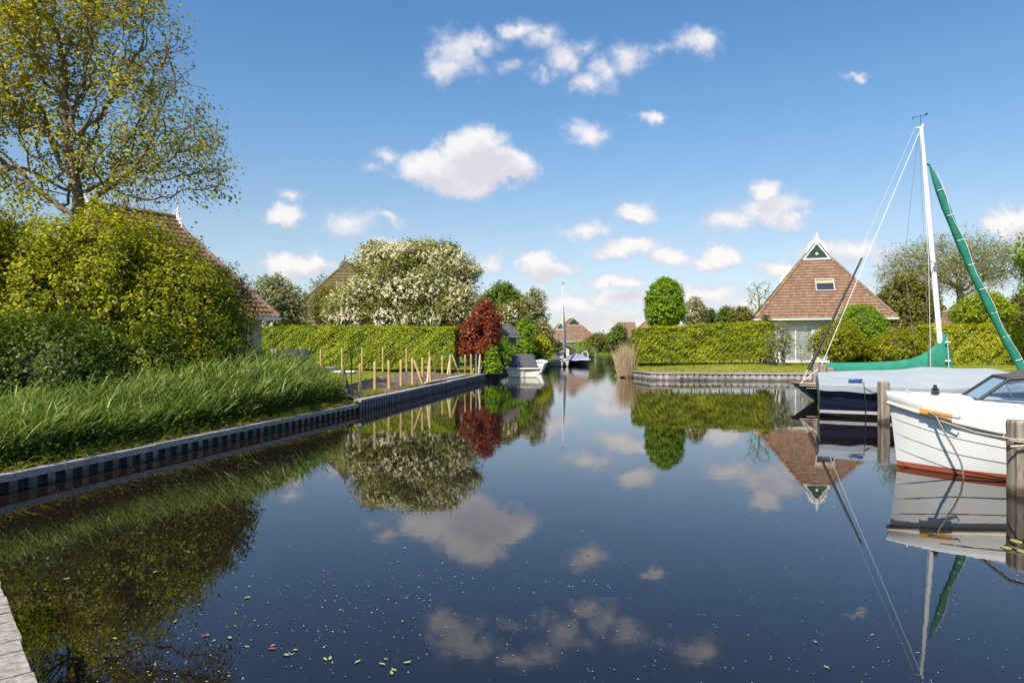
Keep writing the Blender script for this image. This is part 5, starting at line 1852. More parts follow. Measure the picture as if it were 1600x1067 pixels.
# --- white clinker motor sloop in the foreground
def white_sloop():
    ax, ay = .9, -.436
    ang = math.atan2(-ay, -ax)                       # bow direction
    L = 7.0
    bow = Vector((6.33, 11.42))
    f = Vector((math.cos(ang), math.sin(ang)))
    org = bow - f * (L + .12)
    t = thing('motor_sloop', 'white clinker motor sloop with red waterline and black canopy moored at the right', 'boat', (org.x, org.y, 0), ang)
    M['sloop_paint'] = paint_mat('sloop_paint', [(-.5, (.07, .045, .02)), (.014, (.44, .11, .055)), (.092, (.80, .795, .775))], .25)
    sheer = lambda s: 1.02 + .21 * s ** 2.2
    strake = lambda s: .55 + .50 * max(0, (s - .35) / .65) ** 2.9
    def half(s):
        a = (1 - s) * L
        return 1.22 * (1 - math.exp(-(a / .95) ** .92)) * (1 - .22 * max(0, .45 - s) ** 1.3 / .45)
    keel = lambda s: -.42 + .40 * max(0, s - .9) / .1 * .6
    fullness = lambda s: .20 + .14 * max(0, s - .55) / .45
    secs = hull_surface(L, strake, half, keel, fullness, stem=.13, n=34, planks=4, step=.011)
    add_hull(t, secs, M['sloop_paint'], planked=True)
    # bulwark above the strake, a little proud of the planks
    rows = []
    for i, r_ in enumerate(secs):
        s = max(0, min(1, r_[0][0] / L))
        x, y, z = r_[-1]
        zs = sheer(s)
        rows.append([(x + .012, y + .02, z), (x + .03 * s ** 4, y + .055, z + (zs - z) * .35), (x + .05 * s ** 4, y + .05, z + (zs - z) * .8), (x + .06 * s ** 4, y + .025, zs), (x + .05 * s ** 4, max(.0, y - .03), zs + .012), (x, max(0, y - .09), zs - .01)])
    bw = MB()
    bw.grid(rows); bw.grid([[(x, -y, z) for x, y, z in r_][::-1] for r_ in rows])
    bw.grid([[rows[-1][k], (rows[-1][k][0], -rows[-1][k][1], rows[-1][k][2])] for k in range(6)])
    bw.build('bulwark', M['sloop_top'], t)
    top = secs
    for sg in (1, -1):
        p = [Vector((r_[-1][0] + (.02 if i == len(secs) - 1 else 0), sg * (r_[-1][1] + .03), r_[-1][2] - .005)) for i, r_ in enumerate(secs)]
        if sg == 1: pp1 = p
        else: pp2 = p
    rb = MB(); rb.tube(pp1 + pp2[::-1], .038, 8)
    rb.build('rubbing_strake', M['cream'], t)
    # fore deck
    dk = MB()
    dr = []
    for r_ in rows:
        x, y, z = r_[-1]
        if x > 3.4: dr.append([(x, y * k, z + .05 * (1 - k * k) * min(1, y)) for k in np.linspace(-1, 1, 9)])
    dk.grid(dr)
    dk.build('fore_deck', M['white_gloss'], t)
    ck = MB()
    cr_ = []
    for r_ in rows:
        x, y, z = r_[-1]
        if x < 3.7: cr_.append([(x, y, z), (x, y - .08, z - .5), (x, 0, z - .52), (x, -y + .08, z - .5), (x, -y, z)])
    ck.grid(cr_, 0, False)
    ck.build('cockpit', M['white_gloss'], t)
    # windscreen and canopy; x measured from the stern
    XB = L + .12
    def wp(a, b, z): return Vector((XB - a, b, z))
    ps = dict(pf=wp(1.12, .70, 1.17), pt=wp(1.52, .62, 1.50), sf=wp(1.12, -.70, 1.17), st=wp(1.52, -.62, 1.50), pr=wp(2.85, .98, 1.10), prt=wp(2.5, .74, 1.60), sr=wp(2.85, -.98, 1.10), srt=wp(2.5, -.74, 1.60))
    fr = MB()
    for a, b in (('pf', 'pt'), ('sf', 'st'), ('pt', 'st'), ('pf', 'sf'), ('pf', 'pr'), ('sf', 'sr'), ('pt', 'prt'), ('st', 'srt'), ('prt', 'pr'), ('srt', 'sr')):
        fr.tube([ps[a], ps[b]], .026, 6)
    w = fr.build('windscreen', M['black'], t)
    pn = MB()
    for q in (('pf', 'sf', 'st', 'pt'), ('pf', 'pt', 'prt', 'pr'), ('sf', 'sr', 'srt', 'st')):
        pn.add([ps[k] for k in q], [(0, 1, 2, 3)])
    pn.build('pane', M['clear'], w)
    cp = MB()
    r0 = []
    for a, hb, z, cr in ((1.50, .62, 1.505, .035), (1.9, .70, 1.60, .07), (2.5, .80, 1.66, .08), (3.4, .92, 1.66, .08), (4.3, .92, 1.60, .08), (4.9, .85, 1.45, .05)):
        r0.append([wp(a, hb * math.sin(q), z + cr * math.cos(q) - .03 - .07 * (abs(math.sin(q)) ** 6)) for q in np.linspace(-math.pi / 2, math.pi / 2, 13)])
    cp.grid(r0)
    for sg in (1, -1):
        cp.grid([[wp(a, sg * hb, z), wp(a, sg * (hb + .10), 1.12)] for a, hb, z in ((2.86, .84, 1.60), (3.4, .91, 1.58), (4.3, .90, 1.52), (4.9, .84, 1.40))])
    cp.grid([[wp(4.9, y, 1.42), wp(5.3, y, 1.08)] for y in (-.84, 0, .84)])
    cp.build('canopy', M['canvas_brown'], t)
    # steering seat back seen through the screen
    se = MB(); se.tube([wp(2.2, .3, .75), wp(2.25, .3, 1.25)], .16, 10, flat=2.2); se.tube([wp(1.75, -.2, 1.12), wp(1.6, -.2, 1.42)], .012, 6)
    se.build('seat_back', M['white_gloss'], t)
    # bollard winch on the fore deck
    bo = MB()
    c = wp(.62, .20, 1.22)
    bo.tube([c, c + Vector((0, 0, .04))], .06, 12)
    bo.tube([c + Vector((-.0, -.05, .05)), c + Vector((0, -.05, .15))], .022, 8)
    bo.tube([c + Vector((0, .05, .05)), c + Vector((0, .05, .15))], .022, 8)
    bo.tube([c + Vector((0, -.14, .11)), c + Vector((0, .14, .11))], .018, 8)
    for k in range(2): bo.tube([c + Vector((.05 * math.cos(q), .09 * math.sin(q) , .06 + .025 * k)) for q in np.linspace(0, 6.28, 12)], .009, 5)
    bo.build('bollard', M['black'], t)
    fl = MB()
    c = wp(.22, .10, 1.245)
    fl.tube([c + Vector((.05, .03, 0)), c + Vector((-.07, .06, 0))], .018, 8); fl.tube([c + Vector((0, .045, .02)), c + Vector((-.02, .045, .03))], .03, 8)
    fl.build('fairlead', M['metal'], t)
    # yellow chafe plate with cleat on the bow side, and the rope hanging from it
    def side(a, z, o=.075):
        x = XB - a
        r_ = min(rows, key=lambda r: abs(r[1][0] - x))
        return Vector((x, r_[1][1] + o, z))
    i0 = side(.38, .98, .03); i1 = side(.78, .92, .03)
    pl = MB()
    nrm = Vector((i1 - i0)).cross(Vector((0, 0, 1))).normalized()
    if nrm.y < 0: nrm = -nrm
    u = Vector((0, 0, .035))
    pl.add([i0 - u, i1 - u, i1 + u, i0 + u] + [p + nrm * .015 for p in (i0 - u, i1 - u, i1 + u, i0 + u)], [(4, 5, 6, 7), (0, 1, 5, 4), (1, 2, 6, 5), (2, 3, 7, 6), (3, 0, 4, 7)])
    p_ = pl.build('chafe_plate', M['yellow'], t)
    cl = MB(); m0 = i0.lerp(i1, .3) + nrm * .035; m1 = i0.lerp(i1, 1.25) + nrm * .06
    cl.tube([m0, i0.lerp(i1, .7) + nrm * .05, m1, m1 + Vector((-.02, .0, .03))], .011, 8)
    cl.build('cleat', M['metal'], p_)
    rp = MB()
    q0 = i0.lerp(i1, .35) + nrm * .05
    pts = [q0, q0 + Vector((-.08, .05, -.03)), side(.66, .72, .06), side(.80, .45, .02), side(.90, .22, -.02), side(.93, .03, -.05), side(.93, -.15, -.12)]
    rp.tube(pts, .014, 7)
    rp.build('hanging_rope', M['rope_grey'], t)
    return t
M['sloop_top'] = paint_mat('sloop_top', [(-.5, (.80, .79, .755)), (1.45, (.80, .79, .755))], .25)
white_sloop()

# --- navy sloop under a grey cover
def navy_sloop():
    ang = math.atan2(-.40, 1)
    L = 5.6
    t = thing('sloop', 'navy blue sloop with white waterline under a light grey tarpaulin between the piles', 'boat', (8.95, 19.93, 0), ang)
    M['navy_paint'] = paint_mat('navy_paint', [(-.5, (.01, .008, .008)), (.035, (.01, .01, .012)), (.105, (.62, .60, .56)), (.19, (.010, .013, .030))], .25, streak=(1, 1, 1.05))
    sheer = lambda s: .92 - .10 * math.sin(math.pi * min(1, s * .9)) + .20 * s ** 3
    half = lambda s: .95 * (1 - max(0, s - .35) ** 2.3 / .65 ** 2.3) * (.93 + .07 * min(1, s * 4)) + .01
    keel = lambda s: -.30 + .30 * max(0, s - .85) / .15 + .1 * max(0, .15 - s) / .15
    fullness = lambda s: .22 + .3 * max(0, s - .5) / .5
    secs = hull_surface(L, sheer, half, keel, fullness, stem=.35, n=26, planks=3, step=.012)
    add_hull(t, secs, M['navy_paint'], planked=True)
    rb = MB()
    for sg in (1, -1): rb.tube(sheer_line(secs, .02, -.02, sg), .035, 8)
    rb.build('rubbing_strake', M['navy_trim'], t)
    # tarpaulin draped from a ridge to a hem outside the hull
    cv = MB()
    rows = []
    g = rng(5)
    ns = len(secs)
    xs = np.linspace(0, 1, 40)
    for s in xs:
        r_ = secs[min(ns - 1, int(round((1 - (1 - s) ** (1 / 1.35)) * (ns - 1))))]
        x = r_[-1][0]
        y = max(.06, half(s) + .10); z = sheer(s)
        x = s * L + .35 * s ** 5 * .95
        ridge = np.interp(s, [0, .12, .38, .46, .62, .74, 1.0], [1.22, 1.25, 1.36, 1.42, 1.36, 1.40, 1.08])
        row = []
        for k in np.linspace(-1, 1, 29):
            a = abs(k)
            if a < .72:
                q = a / .72
                zz = ridge + (z + .05 - ridge) * (q ** 1.25) - .03 * math.sin(q * math.pi) * (1 + .6 * math.sin(s * 19))
                yy_ = y * q * math.copysign(1, k)
            else:
                q = (a - .72) / .28
                zz = z + .05 - q * (.20 + .015 * math.sin(s * 40))
                yy_ = (y + .02 * q * math.sin(s * 60)) * math.copysign(1, k)
            fold = .022 * math.sin(s * 30 + a * 5) * math.sin(s * 7) * math.exp(-((a - .6) / .35) ** 2) + .012 * math.sin(s * 55 - a * 8) * a + .02 * math.sin(s * 13 + k * 3)
            row.append((x - (.03 if s == 0 else 0), yy_, zz + fold * (1 if a < .72 else .2)))
        rows.append(row)
    cv.grid(rows)
    r0 = rows[0]
    cv.add(r0, [tuple(range(len(r0)))])
    cv.grid([[p, (p[0] - .005, p[1], max(.86, p[2] - .22) if abs(p[1]) > .9 else .90)] for p in r0])
    cv.build('tarpaulin', M['grey_tarp'], t)
    cr = MB()
    y = -(half(.12) + .08)
    def sp(s, k, up=.02):
        r_ = rows[int(s * 39)]; i = int((1 - k) * 14); p = Vector(r_[i]); p.z += up; return p
    c = sp(.155, .62)
    for j in range(5):
        cr.tube([c + Vector((.16 * math.cos(q) + .01 * j, .05 * math.sin(q) - .02, .02 + .012 * j + .01 * math.sin(q * 3 + j))) for q in np.linspace(0, 6.2, 14)], .014, 6)
    cr.build('rope_coil', M['blue_rope'], t)
    lr = MB()
    x = c.x + .22
    ys = -(half(x / L) + .09)
    lr.tube([c + Vector((.14, -.03, .03)), (x, ys, .98), (x + .02, ys - .03, .6), (x + .05, ys + .0, .2), (x + .05, ys, -.2)], .011, 6)
    lr.tube([(x, ys - .01, .86), (x + .2, ys - .04, .74), (x + .5, ys - .04, .70), (x + .75, ys - .03, .74)], .009, 6)
    lr.build('hanging_rope', M['black'], t)
    return t
M['navy_trim'] = plain('navy_trim', (.02, .026, .05), .35, var=.1)
M['grey_tarp'] = plain('grey_tarp', (.27, .30, .32), .85, var=.10, scale=2, bump=1.0, bscale=3.5, stretch=(.6, 1.6, 1))
navy_sloop()

# --- green sailing yacht
def yacht():
    L = 9.2
    t = thing('sailing_yacht', 'dark green sailing yacht with tall white mast and green sail covers', 'boat', (10.75, 24.6, 0), 0)
    HX = -.22
    M['green_paint'] = paint_mat('green_paint', [(-.5, (.012, .03, .02)), (-.1, (.010, .055, .032))], .2, streak=(1, 1, 1))
    sheer = lambda s: .66 - .10 * math.sin(math.pi * s) + .22 * s ** 2
    half = lambda s: 1.15 * (max(0, math.sin(math.pi * min(1, (.04 + .96 * s) ** .8))) ** .75 if s < 1 else 0) + .01
    keel = lambda s: -.35 * math.sin(math.pi * s) ** .8 - .06 * (1 - s) ** 6 + .2 * s ** 6
    fullness = lambda s: .42 + .1 * abs(s - .5)
    secs = hull_surface(L, sheer, half, keel, fullness, stem=.5, stern=.85, n=26, m=12)
    secs = [[(x + HX, y, z) for x, y, z in r_] for r_ in secs]
    add_hull(t, secs, M['green_paint'])
    rb = MB()
    for sg in (1, -1): rb.tube(sheer_line(secs, .008, .0, sg), .018, 8)
    a = secs[0][-1]
    rb.tube([(a[0] - .01, a[1], a[2]), (a[0] - .01, -a[1], a[2])], .018, 8)
    rb.build('toe_rail', M['wood_varnish'], t)
    tr = MB()
    for sg in (1, -1): tr.tube(sheer_line(secs, .014, -.065, sg), .014, 6)
    tr.build('cove_line', M['cream'], t)
    deck_mesh(secs, .03, .06).build('deck', M['cream'], t)
    # name lettering suggested as short pale strokes, unreadable in the photo too
    nm = MB()
    for k in range(11):
        s = .008 + k * .0055
        r_ = secs[1]; 
        x = secs[0][-1][0] + .22 + k * .062
        nm.box((x + .02, -(half((x - HX) / L + .02) + .015), .50), (.04, .012, .022), R(-18))
    nm.build('name_lettering', M['rope_white'], t)
    cab = MB()
    rows = []
    for x, b, z in ((3.0, .72, .98), (4.2, .74, 1.04), (5.6, .55, .98), (6.3, .4, .8)):
        rows.append([(x, b * 1.06 * sg, .6) if j in (0, 6) else (x, b * k, z - .04 * k * k) for j, (sg, k) in enumerate(((-1, 0), (-1, -1), (-1, -.5), (1, 0), (1, .5), (1, 1), (1, 0)))])
    cab.grid(rows); cab.add(rows[0], [tuple(range(7))]); cab.add(rows[-1], [tuple(range(7))])
    cab.build('cabin', M['cream'], t)
    # mast, raked; world x of foot 15.53 -> local
    ox = 10.75
    foot = Vector((15.53 - ox, 0, .9)); head = Vector((14.74 - ox, 0, 9.88))
    ms = MB()
    ms.tube([foot, foot.lerp(head, .35), foot.lerp(head, .8), head], [.098, .095, .085, .065], 12, flat=.75)
    mast = ms.build('mast', M['white'], t)
    sp = MB()
    sq_ = foot.lerp(head, .452)
    sp.tube([sq_ + Vector((.0, -.1, 0)), sq_ + Vector((-.62, -.75, .03))], .017, 6)
    sp.tube([sq_ + Vector((.0, .1, 0)), sq_ + Vector((-.62, .75, .03))], .017, 6)
    sp.box(sq_ + Vector((.03, -.09, -.12)), (.10, .04, .28))
    sp.build('spreader', M['metal'], mast)
    wv = MB()
    h = head + Vector((0, 0, .02))
    wv.tube([h + Vector((.0, 0, 0)), h + Vector((-.02, 0, .38))], .008, 5)
    wv.tube([h + Vector((-.30, 0, .31)), h + Vector((-.02, 0, .37)), h + Vector((.2, 0, .40))], .009, 5)
    wv.prism([(.12, .36), (.24, .42), (.22, .50), (.16, .44)], lambda a, b, c: h + Vector((a, c, b)), -.006, .006)
    wv.prism([(-.32, .22), (-.26, .30), (-.30, .33)], lambda a, b, c: h + Vector((a, c, b)), -.006, .006)
    wv.build('wind_vane', M['black'], mast)
    mh = MB(); mh.tube([head + Vector((-.2, 0, -.06)), head + Vector((.1, 0, 0))], .03, 6); mh.tube([head + Vector((.06, 0, .0)), head + Vector((.06, 0, .09))], .045, 8)
    mh.build('masthead', M['white'], mast)
    # boom cover: the sail bundle on the boom, rising to the mast
    bc = MB()
    # world px: (1290..1476), rows of top and bottom
    prof = [(1290, 567, 583, .05), (1312, 566.5, 585, .12), (1350, 566, 588, .15), (1400, 564, 590, .17), (1425, 560, 591, .17), (1440, 554, 591, .18), (1452, 546.5, 591, .19), (1462, 538, 591, .2), (1468, 531, 591, .2), (1474, 521, 592, .19), (1479, 521, 592, .16), (1484, 545, 593, .13), (1490, 575, 593, .09)]
    rows = []
    for px, pt, pb, w in prof:
        x = at(px, 24.6)[0] - ox
        zt, zb_ = zof(pt, 24.6), max(.98, zof(pb, 24.6))
        H = zt - zb_
        row = []
        for k in range(16):
            q = 2 * math.pi * k / 16
            ww = w * (1 - .55 * max(0, math.cos(q)))
            row.append((x, ww * math.sin(q) * (1 + .08 * math.sin(px * .3 + k)), zb_ + H * (.5 + .5 * math.cos(q))))
        rows.append(row)
    bc.grid(rows, 0, True, True)
    bc.add(rows[0], [tuple(range(16))]); bc.add(rows[-1], [tuple(range(16))])
    cover = bc.build('boom_cover', M['green_canvas'], t)
    lc = MB()
    x0 = at(1474.5, 24.6)[0] - ox
    lc.tube([(x0 - .02, -.22, zof(527, 24.6)), (x0 + .03, -.225, 1.7), (x0 + .06, -.22, 1.02)], .012, 5)
    for z in (2.12, 1.45): lc.tube([(x0 - .09, -.23, z), (x0 + .1, -.23, z + .01)], .03, 6)
    lc.build('lacing', M['rope_white'], cover)
    # furled headsail under its green cover
    a = Vector((at(1452.5, 24.6)[0] - ox, 0, zof(258, 24.6))); b = Vector((at(1602, 24.6)[0] - ox, 0, zof(586, 24.6)))
    fs = MB()
    n = 26
    pts, rr = [], []
    for i in range(n + 1):
        s = i / n
        p = a.lerp(b, s)
        p.x -= .16 * math.sin(math.pi * s) * .9
        p.z -= .10 * math.sin(math.pi * s)
        pts.append(p)
        rr.append((.03 + .10 * min(1, s * 9)) * (1 + .07 * math.sin(s * 40)) * (1 - .25 * max(0, s - .9) / .1) + .02 * s)
    fs.tube(pts, rr, 12, flat=.85)
    fsail = fs.build('furled_jib_cover', M['green_canvas'], t)
    l2 = MB()
    l2.tube([p + Vector((.055, -.125, .02)) + Vector((.05 * math.sin(i * .9), 0, 0)) for i, p in enumerate(pts[1:])], .011, 5)
    for i in range(3, n, 3): l2.tube([pts[i] + Vector((-.12, -.10, -.04)), pts[i] + Vector((.12, -.12, .03))], .014, 5)
    l2.build('lacing', M['rope_white'], fsail)
    # the forestay continues to the masthead fitting
    st = MB()
    st.tube([foot.lerp(head, .85) + Vector((.06, 0, 0)), a], .03, 6)
    st.tube([b, b + Vector((.25, 0, -.45))], .02, 6)
    st.build('forestay', M['black'], t)
    # backstays, shrouds and halyards
    def line(nm, pts, r_, m_):
        q = MB(); q.tube(pts, r_, 5); q.build(nm, m_, t)
    hd = head + Vector((-.06, 0, -.2))
    ste = Vector((at(1283, 24.6)[0] - ox, 0, zof(573, 24.6)))
    line('backstay', [hd, ste, Vector((at(1247, 24.6)[0] - ox, -.1, zof(600, 24.6)))], .013, M['rope_white'])
    line('backstay', [head + Vector((-.22, 0, -.06)), hd.lerp(ste, .5) + Vector((-.28, .1, 0)), ste + Vector((.05, .25, 0))], .005, M['rope_white'])
    line('shroud', [head + Vector((-.05, -.1, -.25)), sq_ + Vector((-.62, -.75, .03)), Vector((at(1444, 24)[0] - ox, -1.0, .75))], .008, M['rope_white'])
    line('shroud', [head + Vector((-.05, .1, -.25)), sq_ + Vector((-.62, .75, .03)), Vector((at(1436, 25.6)[0] - ox, 1.0, .75))], .008, M['rope_grey'])
    line('halyard', [head + Vector((-.10, -.05, -.25)), foot.lerp(head, .5) + Vector((-.33, -.1, 0)), Vector((at(1447, 24.6)[0] - ox, -.2, 1.4))], .006, M['rope_grey'])
    # dark pole propped over the stern, with its guy
    pb, pt = Vector((at(1264, 24.5)[0] - ox, -.1, zof(578, 24.5))), Vector((at(1347, 24.5)[0] - ox, -.1, zof(403, 24.5)))
    p = MB(); p.tube([pb, pb.lerp(pt, .3), pt], [.075, .05, .035], 8)
    p.build('propped_pole', M['black'], t)
    line('guy_line', [pb + Vector((.05, 0, .2)), Vector((at(1253, 24.4)[0] - ox, -.12, zof(601, 24.4)))], .011, M['rope_white'])
    bs = MB(); bs.box(ste + Vector((.03, 0, -.02)), (.18, .16, .14)); bs.tube([ste + Vector((.02, 0, -.1)), ste + Vector((.05, 0, -.75))], .03, 6)
    bs.build('stern_fitting', M['white'], t)
    return t
yacht()

# --- open motorboat with dark hood, seen from astern
def motorboat():
    L = 6.0
    X, Y = at(817.5, 42.9)
    ang = R(90 - 3)
    t = thing('motorboat', 'white motorboat with dark grey hood moored stern-on at the dark timber quay', 'boat', (X, Y, 0), ang)
    M['mb_paint'] = paint_mat('mb_paint', [(-.5, (.02, .02, .02)), (.03, (.70, .66, .56))], .3)
    sheer = lambda s: .58 + .12 * s ** 2
    half = lambda s: 1.10 * (1 - max(0, s - .4) ** 2.2 / .6 ** 2.2) + .02
    keel = lambda s: -.25 + .2 * s ** 4
    fullness = lambda s: .25 + .25 * s
    secs = hull_surface(L, sheer, half, keel, fullness, stem=.3, n=20)
    add_hull(t, secs, M['mb_paint'])
    rb = MB()
    for sg in (1, -1): rb.tube(sheer_line(secs, .02, -.02, sg), .055, 8)
    a = secs[0][-1]
    rb.tube([(a[0] - .04, a[1], a[2] - .02), (a[0] - .10, 0, a[2] - .03), (a[0] - .04, -a[1], a[2] - .02)], .055, 8)
    rb.build('rub_rail', M['cream'], t)
    deck_mesh(secs, .0, .03).build('deck', M['white_gloss'], t)
    hd = MB()
    rows = []
    for x, b, z in ((.15, .98, .64), (.55, .74, 1.34), (.9, .70, 1.47), (1.6, .70, 1.49), (2.4, .66, 1.36), (3.1, .62, .74)):
        rows.append([(x, b * 1.12 * math.copysign(1, k), .62) if abs(k) == 1 else (x, b * math.sin(k * math.pi / 2 * 1.0) ** 1, max(.62, z - (z - .62) * .22 * abs(k) ** 3)) for k in np.linspace(-1, 1, 11)])
    hd.grid(rows)
    hd.build('hood', M['canvas_dark'], t)
    st = MB()
    for y in (-.75, -.25, .3):
        q_ = MB(); q_.tube([(-.02, y, .55), (-.03, y, .85), (-.03, y + .1, .88)], .018, 6); q_.build('stern_rail', M['metal'], t)
    st.tube([(-.12, -.06, .50), (-.14, -.06, -.2)], .016, 6); st.tube([(-.12, .2, .50), (-.14, .2, -.2)], .016, 6)
    for z in (.4, .2, .02): st.tube([(-.13, -.06, z), (-.13, .2, z)], .014, 6)
    st.build('stern_ladder', M['metal'], t)
    tl = MB(); tl.box((-.02, .85, .6), (.10, .25, .05)); tl.build('stern_cleat', M['wood_varnish'], t)
    m2 = MB(); m2.tube([(.0, 1.0, .6), (.2, 1.6, .65), (.4, 2.3, .72)], .012, 5); m2.build('mooring_line', M['rope_grey'], t)
motorboat()

def small_boat(label, loc, ang, L, B, zs, paint, cover=None, cov_h=.5, name='boat', extra=None):
    t = thing(name, label, 'boat', loc, ang)
    secs = hull_surface(L, lambda s: zs + .15 * s ** 2, lambda s: B / 2 * (1 - max(0, s - .4) ** 2.2 / .6 ** 2.2) + .02, lambda s: -.2 + .15 * s ** 4, lambda s: .3 + .3 * s, stem=.4, n=16, m=9)
    add_hull(t, secs, paint)
    rb = MB()
    for sg in (1, -1): rb.tube(sheer_line(secs, .02, -.01, sg), .04, 6)
    rb.build('rub_rail', M['white'], t)
    if cover:
        mb = MB()
        rows = []
        for r_ in secs:
            x, y, z = r_[-1]
            s = x / L
            h_ = cov_h * (math.sin(math.pi * min(1, .15 + s * .85)) ** .7)
            rows.append([(x, (y + .05) * k, z + .03 + h_ * (1 - abs(k) ** 1.3) + .03 * math.sin(s * 20 + k * 4) - (.12 if abs(k) == 1 else 0)) for k in np.linspace(-1, 1, 11)])
        mb.grid(rows); mb.add(rows[0], [tuple(range(11))])
        mb.build('tarpaulin', cover, t)
    else:
        deck_mesh(secs, .0, .1).build('deck', M['white_gloss'], t)
    return t
M['white_hull'] = paint_mat('white_hull', [(-.5, (.03, .03, .03)), (.04, (.78, .77, .74))], .3)
M['tarp_blue'] = plain('tarp_blue', (.20, .22, .30), .8, var=.2, scale=3, bump=.3)
M['cover_grey'] = plain('cover_grey', (.12, .12, .14), .8, var=.2)
X, Y = at(884, 66)
sb = small_boat('white sailing boat with thin tall mast and dark wrapped sail far down the canal', (X - 1.1, Y + 4.5, 0), R(-76), 5.2, 2.0, .58, M['white_hull'], name='sailing_boat')
# its mast (local coordinates)
mm = MB(); inv = Matrix.Rotation(-R(-76), 3, 'Z')
def loc_(px, py, d):
    X_, Y_, Z_ = at(px, d, py)
    v = inv @ Vector((X_ - sb.location.x, Y_ - sb.location.y, 0)); return Vector((v.x, v.y, Z_))
mm.tube([loc_(881.5, 562, 68), loc_(880, 500, 68), loc_(879.5, 444, 68)], [.07, .06, .03], 6)
mst = mm.build('mast', M['white'], sb)
mm = MB(); mm.tube([loc_(882.8, 560, 67.9), loc_(882, 520, 67.9), loc_(880.6, 478, 67.9)], [.14, .13, .03], 7); mm.build('wrapped_sail', M['cover_grey'], sb)
mm = MB(); mm.tube([loc_(879.6, 441, 68), loc_(879.6, 446, 68)], .05, 5); mm.tube([loc_(878, 441.5, 68), loc_(881, 441.5, 68)], .03, 5); mm.build('wind_vane', M['wood_varnish'], mst)
mm = MB(); mm.tube([loc_(880.5, 550, 67.8), loc_(874, 553, 66)], .22, 7); mm.build('sail_bundle', M['tarp_blue'], sb)
X, Y = at(896, 69)
small_boat('open boat under a blue-grey tarpaulin beside the far sailing boat', (X - .2, Y + 3.5, 0), R(-72), 5.0, 2.1, .5, M['navy_trim'], M['tarp_blue'], .62)
X, Y = at(840, 49)
small_boat('small white boat just beyond the hooded motorboat', (X - .3, Y - .0, 0), R(80), 4.2, 1.5, .75, M['white_hull'])
X, Y = at(873, 66)
small_boat('small white dinghy left of the far sailing boat', (X - .2, Y + 2.0, 0), R(-80), 2.8, 1.1, .42, M['white_hull'], name='dinghy')

# far jetty with an arched rail
jt = thing('jetty', 'far wooden jetty with a pale arched handrail on the left bank', 'jetty', (*at(903, 74), 0))
m_ = MB()
for k in range(10): m_.box((-.9 + k * .2, 1.0, .62), (.17, 5.0, .05))
m_.build('deck', M['cap_wood'], jt)
m_ = MB()
for x in (-.9, 0, .9):
    for y in (-1.4, 1, 3.4): m_.tube([(x, y, -.6), (x, y, .62 if x else .75)], .08, 7)
m_.build('post', M['sheet_dark'], jt)
m_ = MB(); m_.tube([(.35, -1.2, .6), (.35, -1.2, 1.15), (.5, -1.2, 1.38), (.8, -1.2, 1.38), (.95, -1.2, 1.15), (.95, -1.2, .0)], .045, 7); m_.build('handrail', M['white'], jt)
# pale shed with dark slanting roof
X, Y = at(873, 88)
ps = thing('boat_shed', 'pale walled shed with a dark slanting roof beyond the far boats', 'shed', (X, Y, .4))
m_ = MB(); m_.prism([(-1.55, 0), (1.35, 0), (1.35, 1.35), (-.2, 2.2), (-1.55, 1.9)], lambda a, b, q: (a, q, b), 0, 3.0); m_.build('wall', M['cream'], ps)
m_ = MB(); m_.prism([(-1.7, 1.95), (-.15, 2.32), (2.1, 1.1), (2.1, 1.0), (-.15, 2.2), (-1.7, 1.85)], lambda a, b, q: (a, q, b), -.3, 3.2); m_.build('roof', M['cover_grey'], ps)
m_ = MB(); m_.box((.45, -.01, .95), (.75, .06, .55)); m_.build('window', M['window_dark'], ps)
m_ = MB(); m_.tube([(2.0, 0, 0), (2.0, 0, 1.05)], .06, 6); m_.build('post', M['cover_grey'], ps)

# mooring piles
def pile(px, d, ytop, r_, label, sq=True, zbot=-.7, name='mooring_pile'):
    X, Y = at(px, d)
    zt = zof(ytop, d)
    t = thing(name, label, 'mooring pile', (X, Y, 0))
    mb = MB()
    g = rng(int(px))
    rows = []
    n = 20
    prof = [1 + .03 * g.normal() for _ in range(n)]
    for z in list(np.linspace(zbot, zt - .03, 14)) + [zt]:
        rr_ = r_ * (.93 if z == zt else 1)
        row = []
        for k in range(n):
            q = 2 * math.pi * k / n + .3
            sq_ = 1 / max(abs(math.cos(q)), abs(math.sin(q))) if sq else 1
            rad_ = rr_ * min(sq_, 1.22) * prof[k]
            row.append((rad_ * math.cos(q) + .006 * math.sin(z * 5), rad_ * math.sin(q), z + (.012 * g.normal() if z == zt else 0)))
        rows.append(row)
    mb.grid(rows, 0, False, True)
    mb.add(rows[-1], [tuple(range(n))])
    mb.build('post', M['pile_wood'], t)
    return t
pile(1381, 17.7, 596.5, .115, 'squared timber pile standing between the navy sloop and the white bow')
np_ = pile(1597, 9.2, 657, .145, 'big weathered pile at the right edge with a rope round it')
r_ = MB()
for k, z in enumerate((.735, .765)):
    r_.tube([(.205 * math.cos(q), .205 * math.sin(q), z + .012 * math.sin(q + k)) for q in np.linspace(0, 6.3, 22)], .013, 6)
r_.tube([(-.24, -.12, .66), (-.15, -.2, .675), (.1, -.23, .74), (.45, -.1, .84), (1.0, .3, .98)], .018, 7)
r_.tube([(-.20, -.05, .755), (-.45, .25, .80), (-.6, .8, .90)], .012, 6)
r_.build('mooring_rope', M['rope'], np_)
pile(1420.5, 18.0 - 1.3, 610, .125, 'pile top showing behind the white bow between the two sloops')
pile(1274.5, 26.6, 568, .10, 'tall thin pile beside the yacht stern by the pole foot')
pile(1285.5, 23.3, 570, .105, 'middle pile of the three by the yacht stern')
pile(1297.5, 22.2, 574.5, .10, 'shortest and widest of the three piles by the yacht stern')

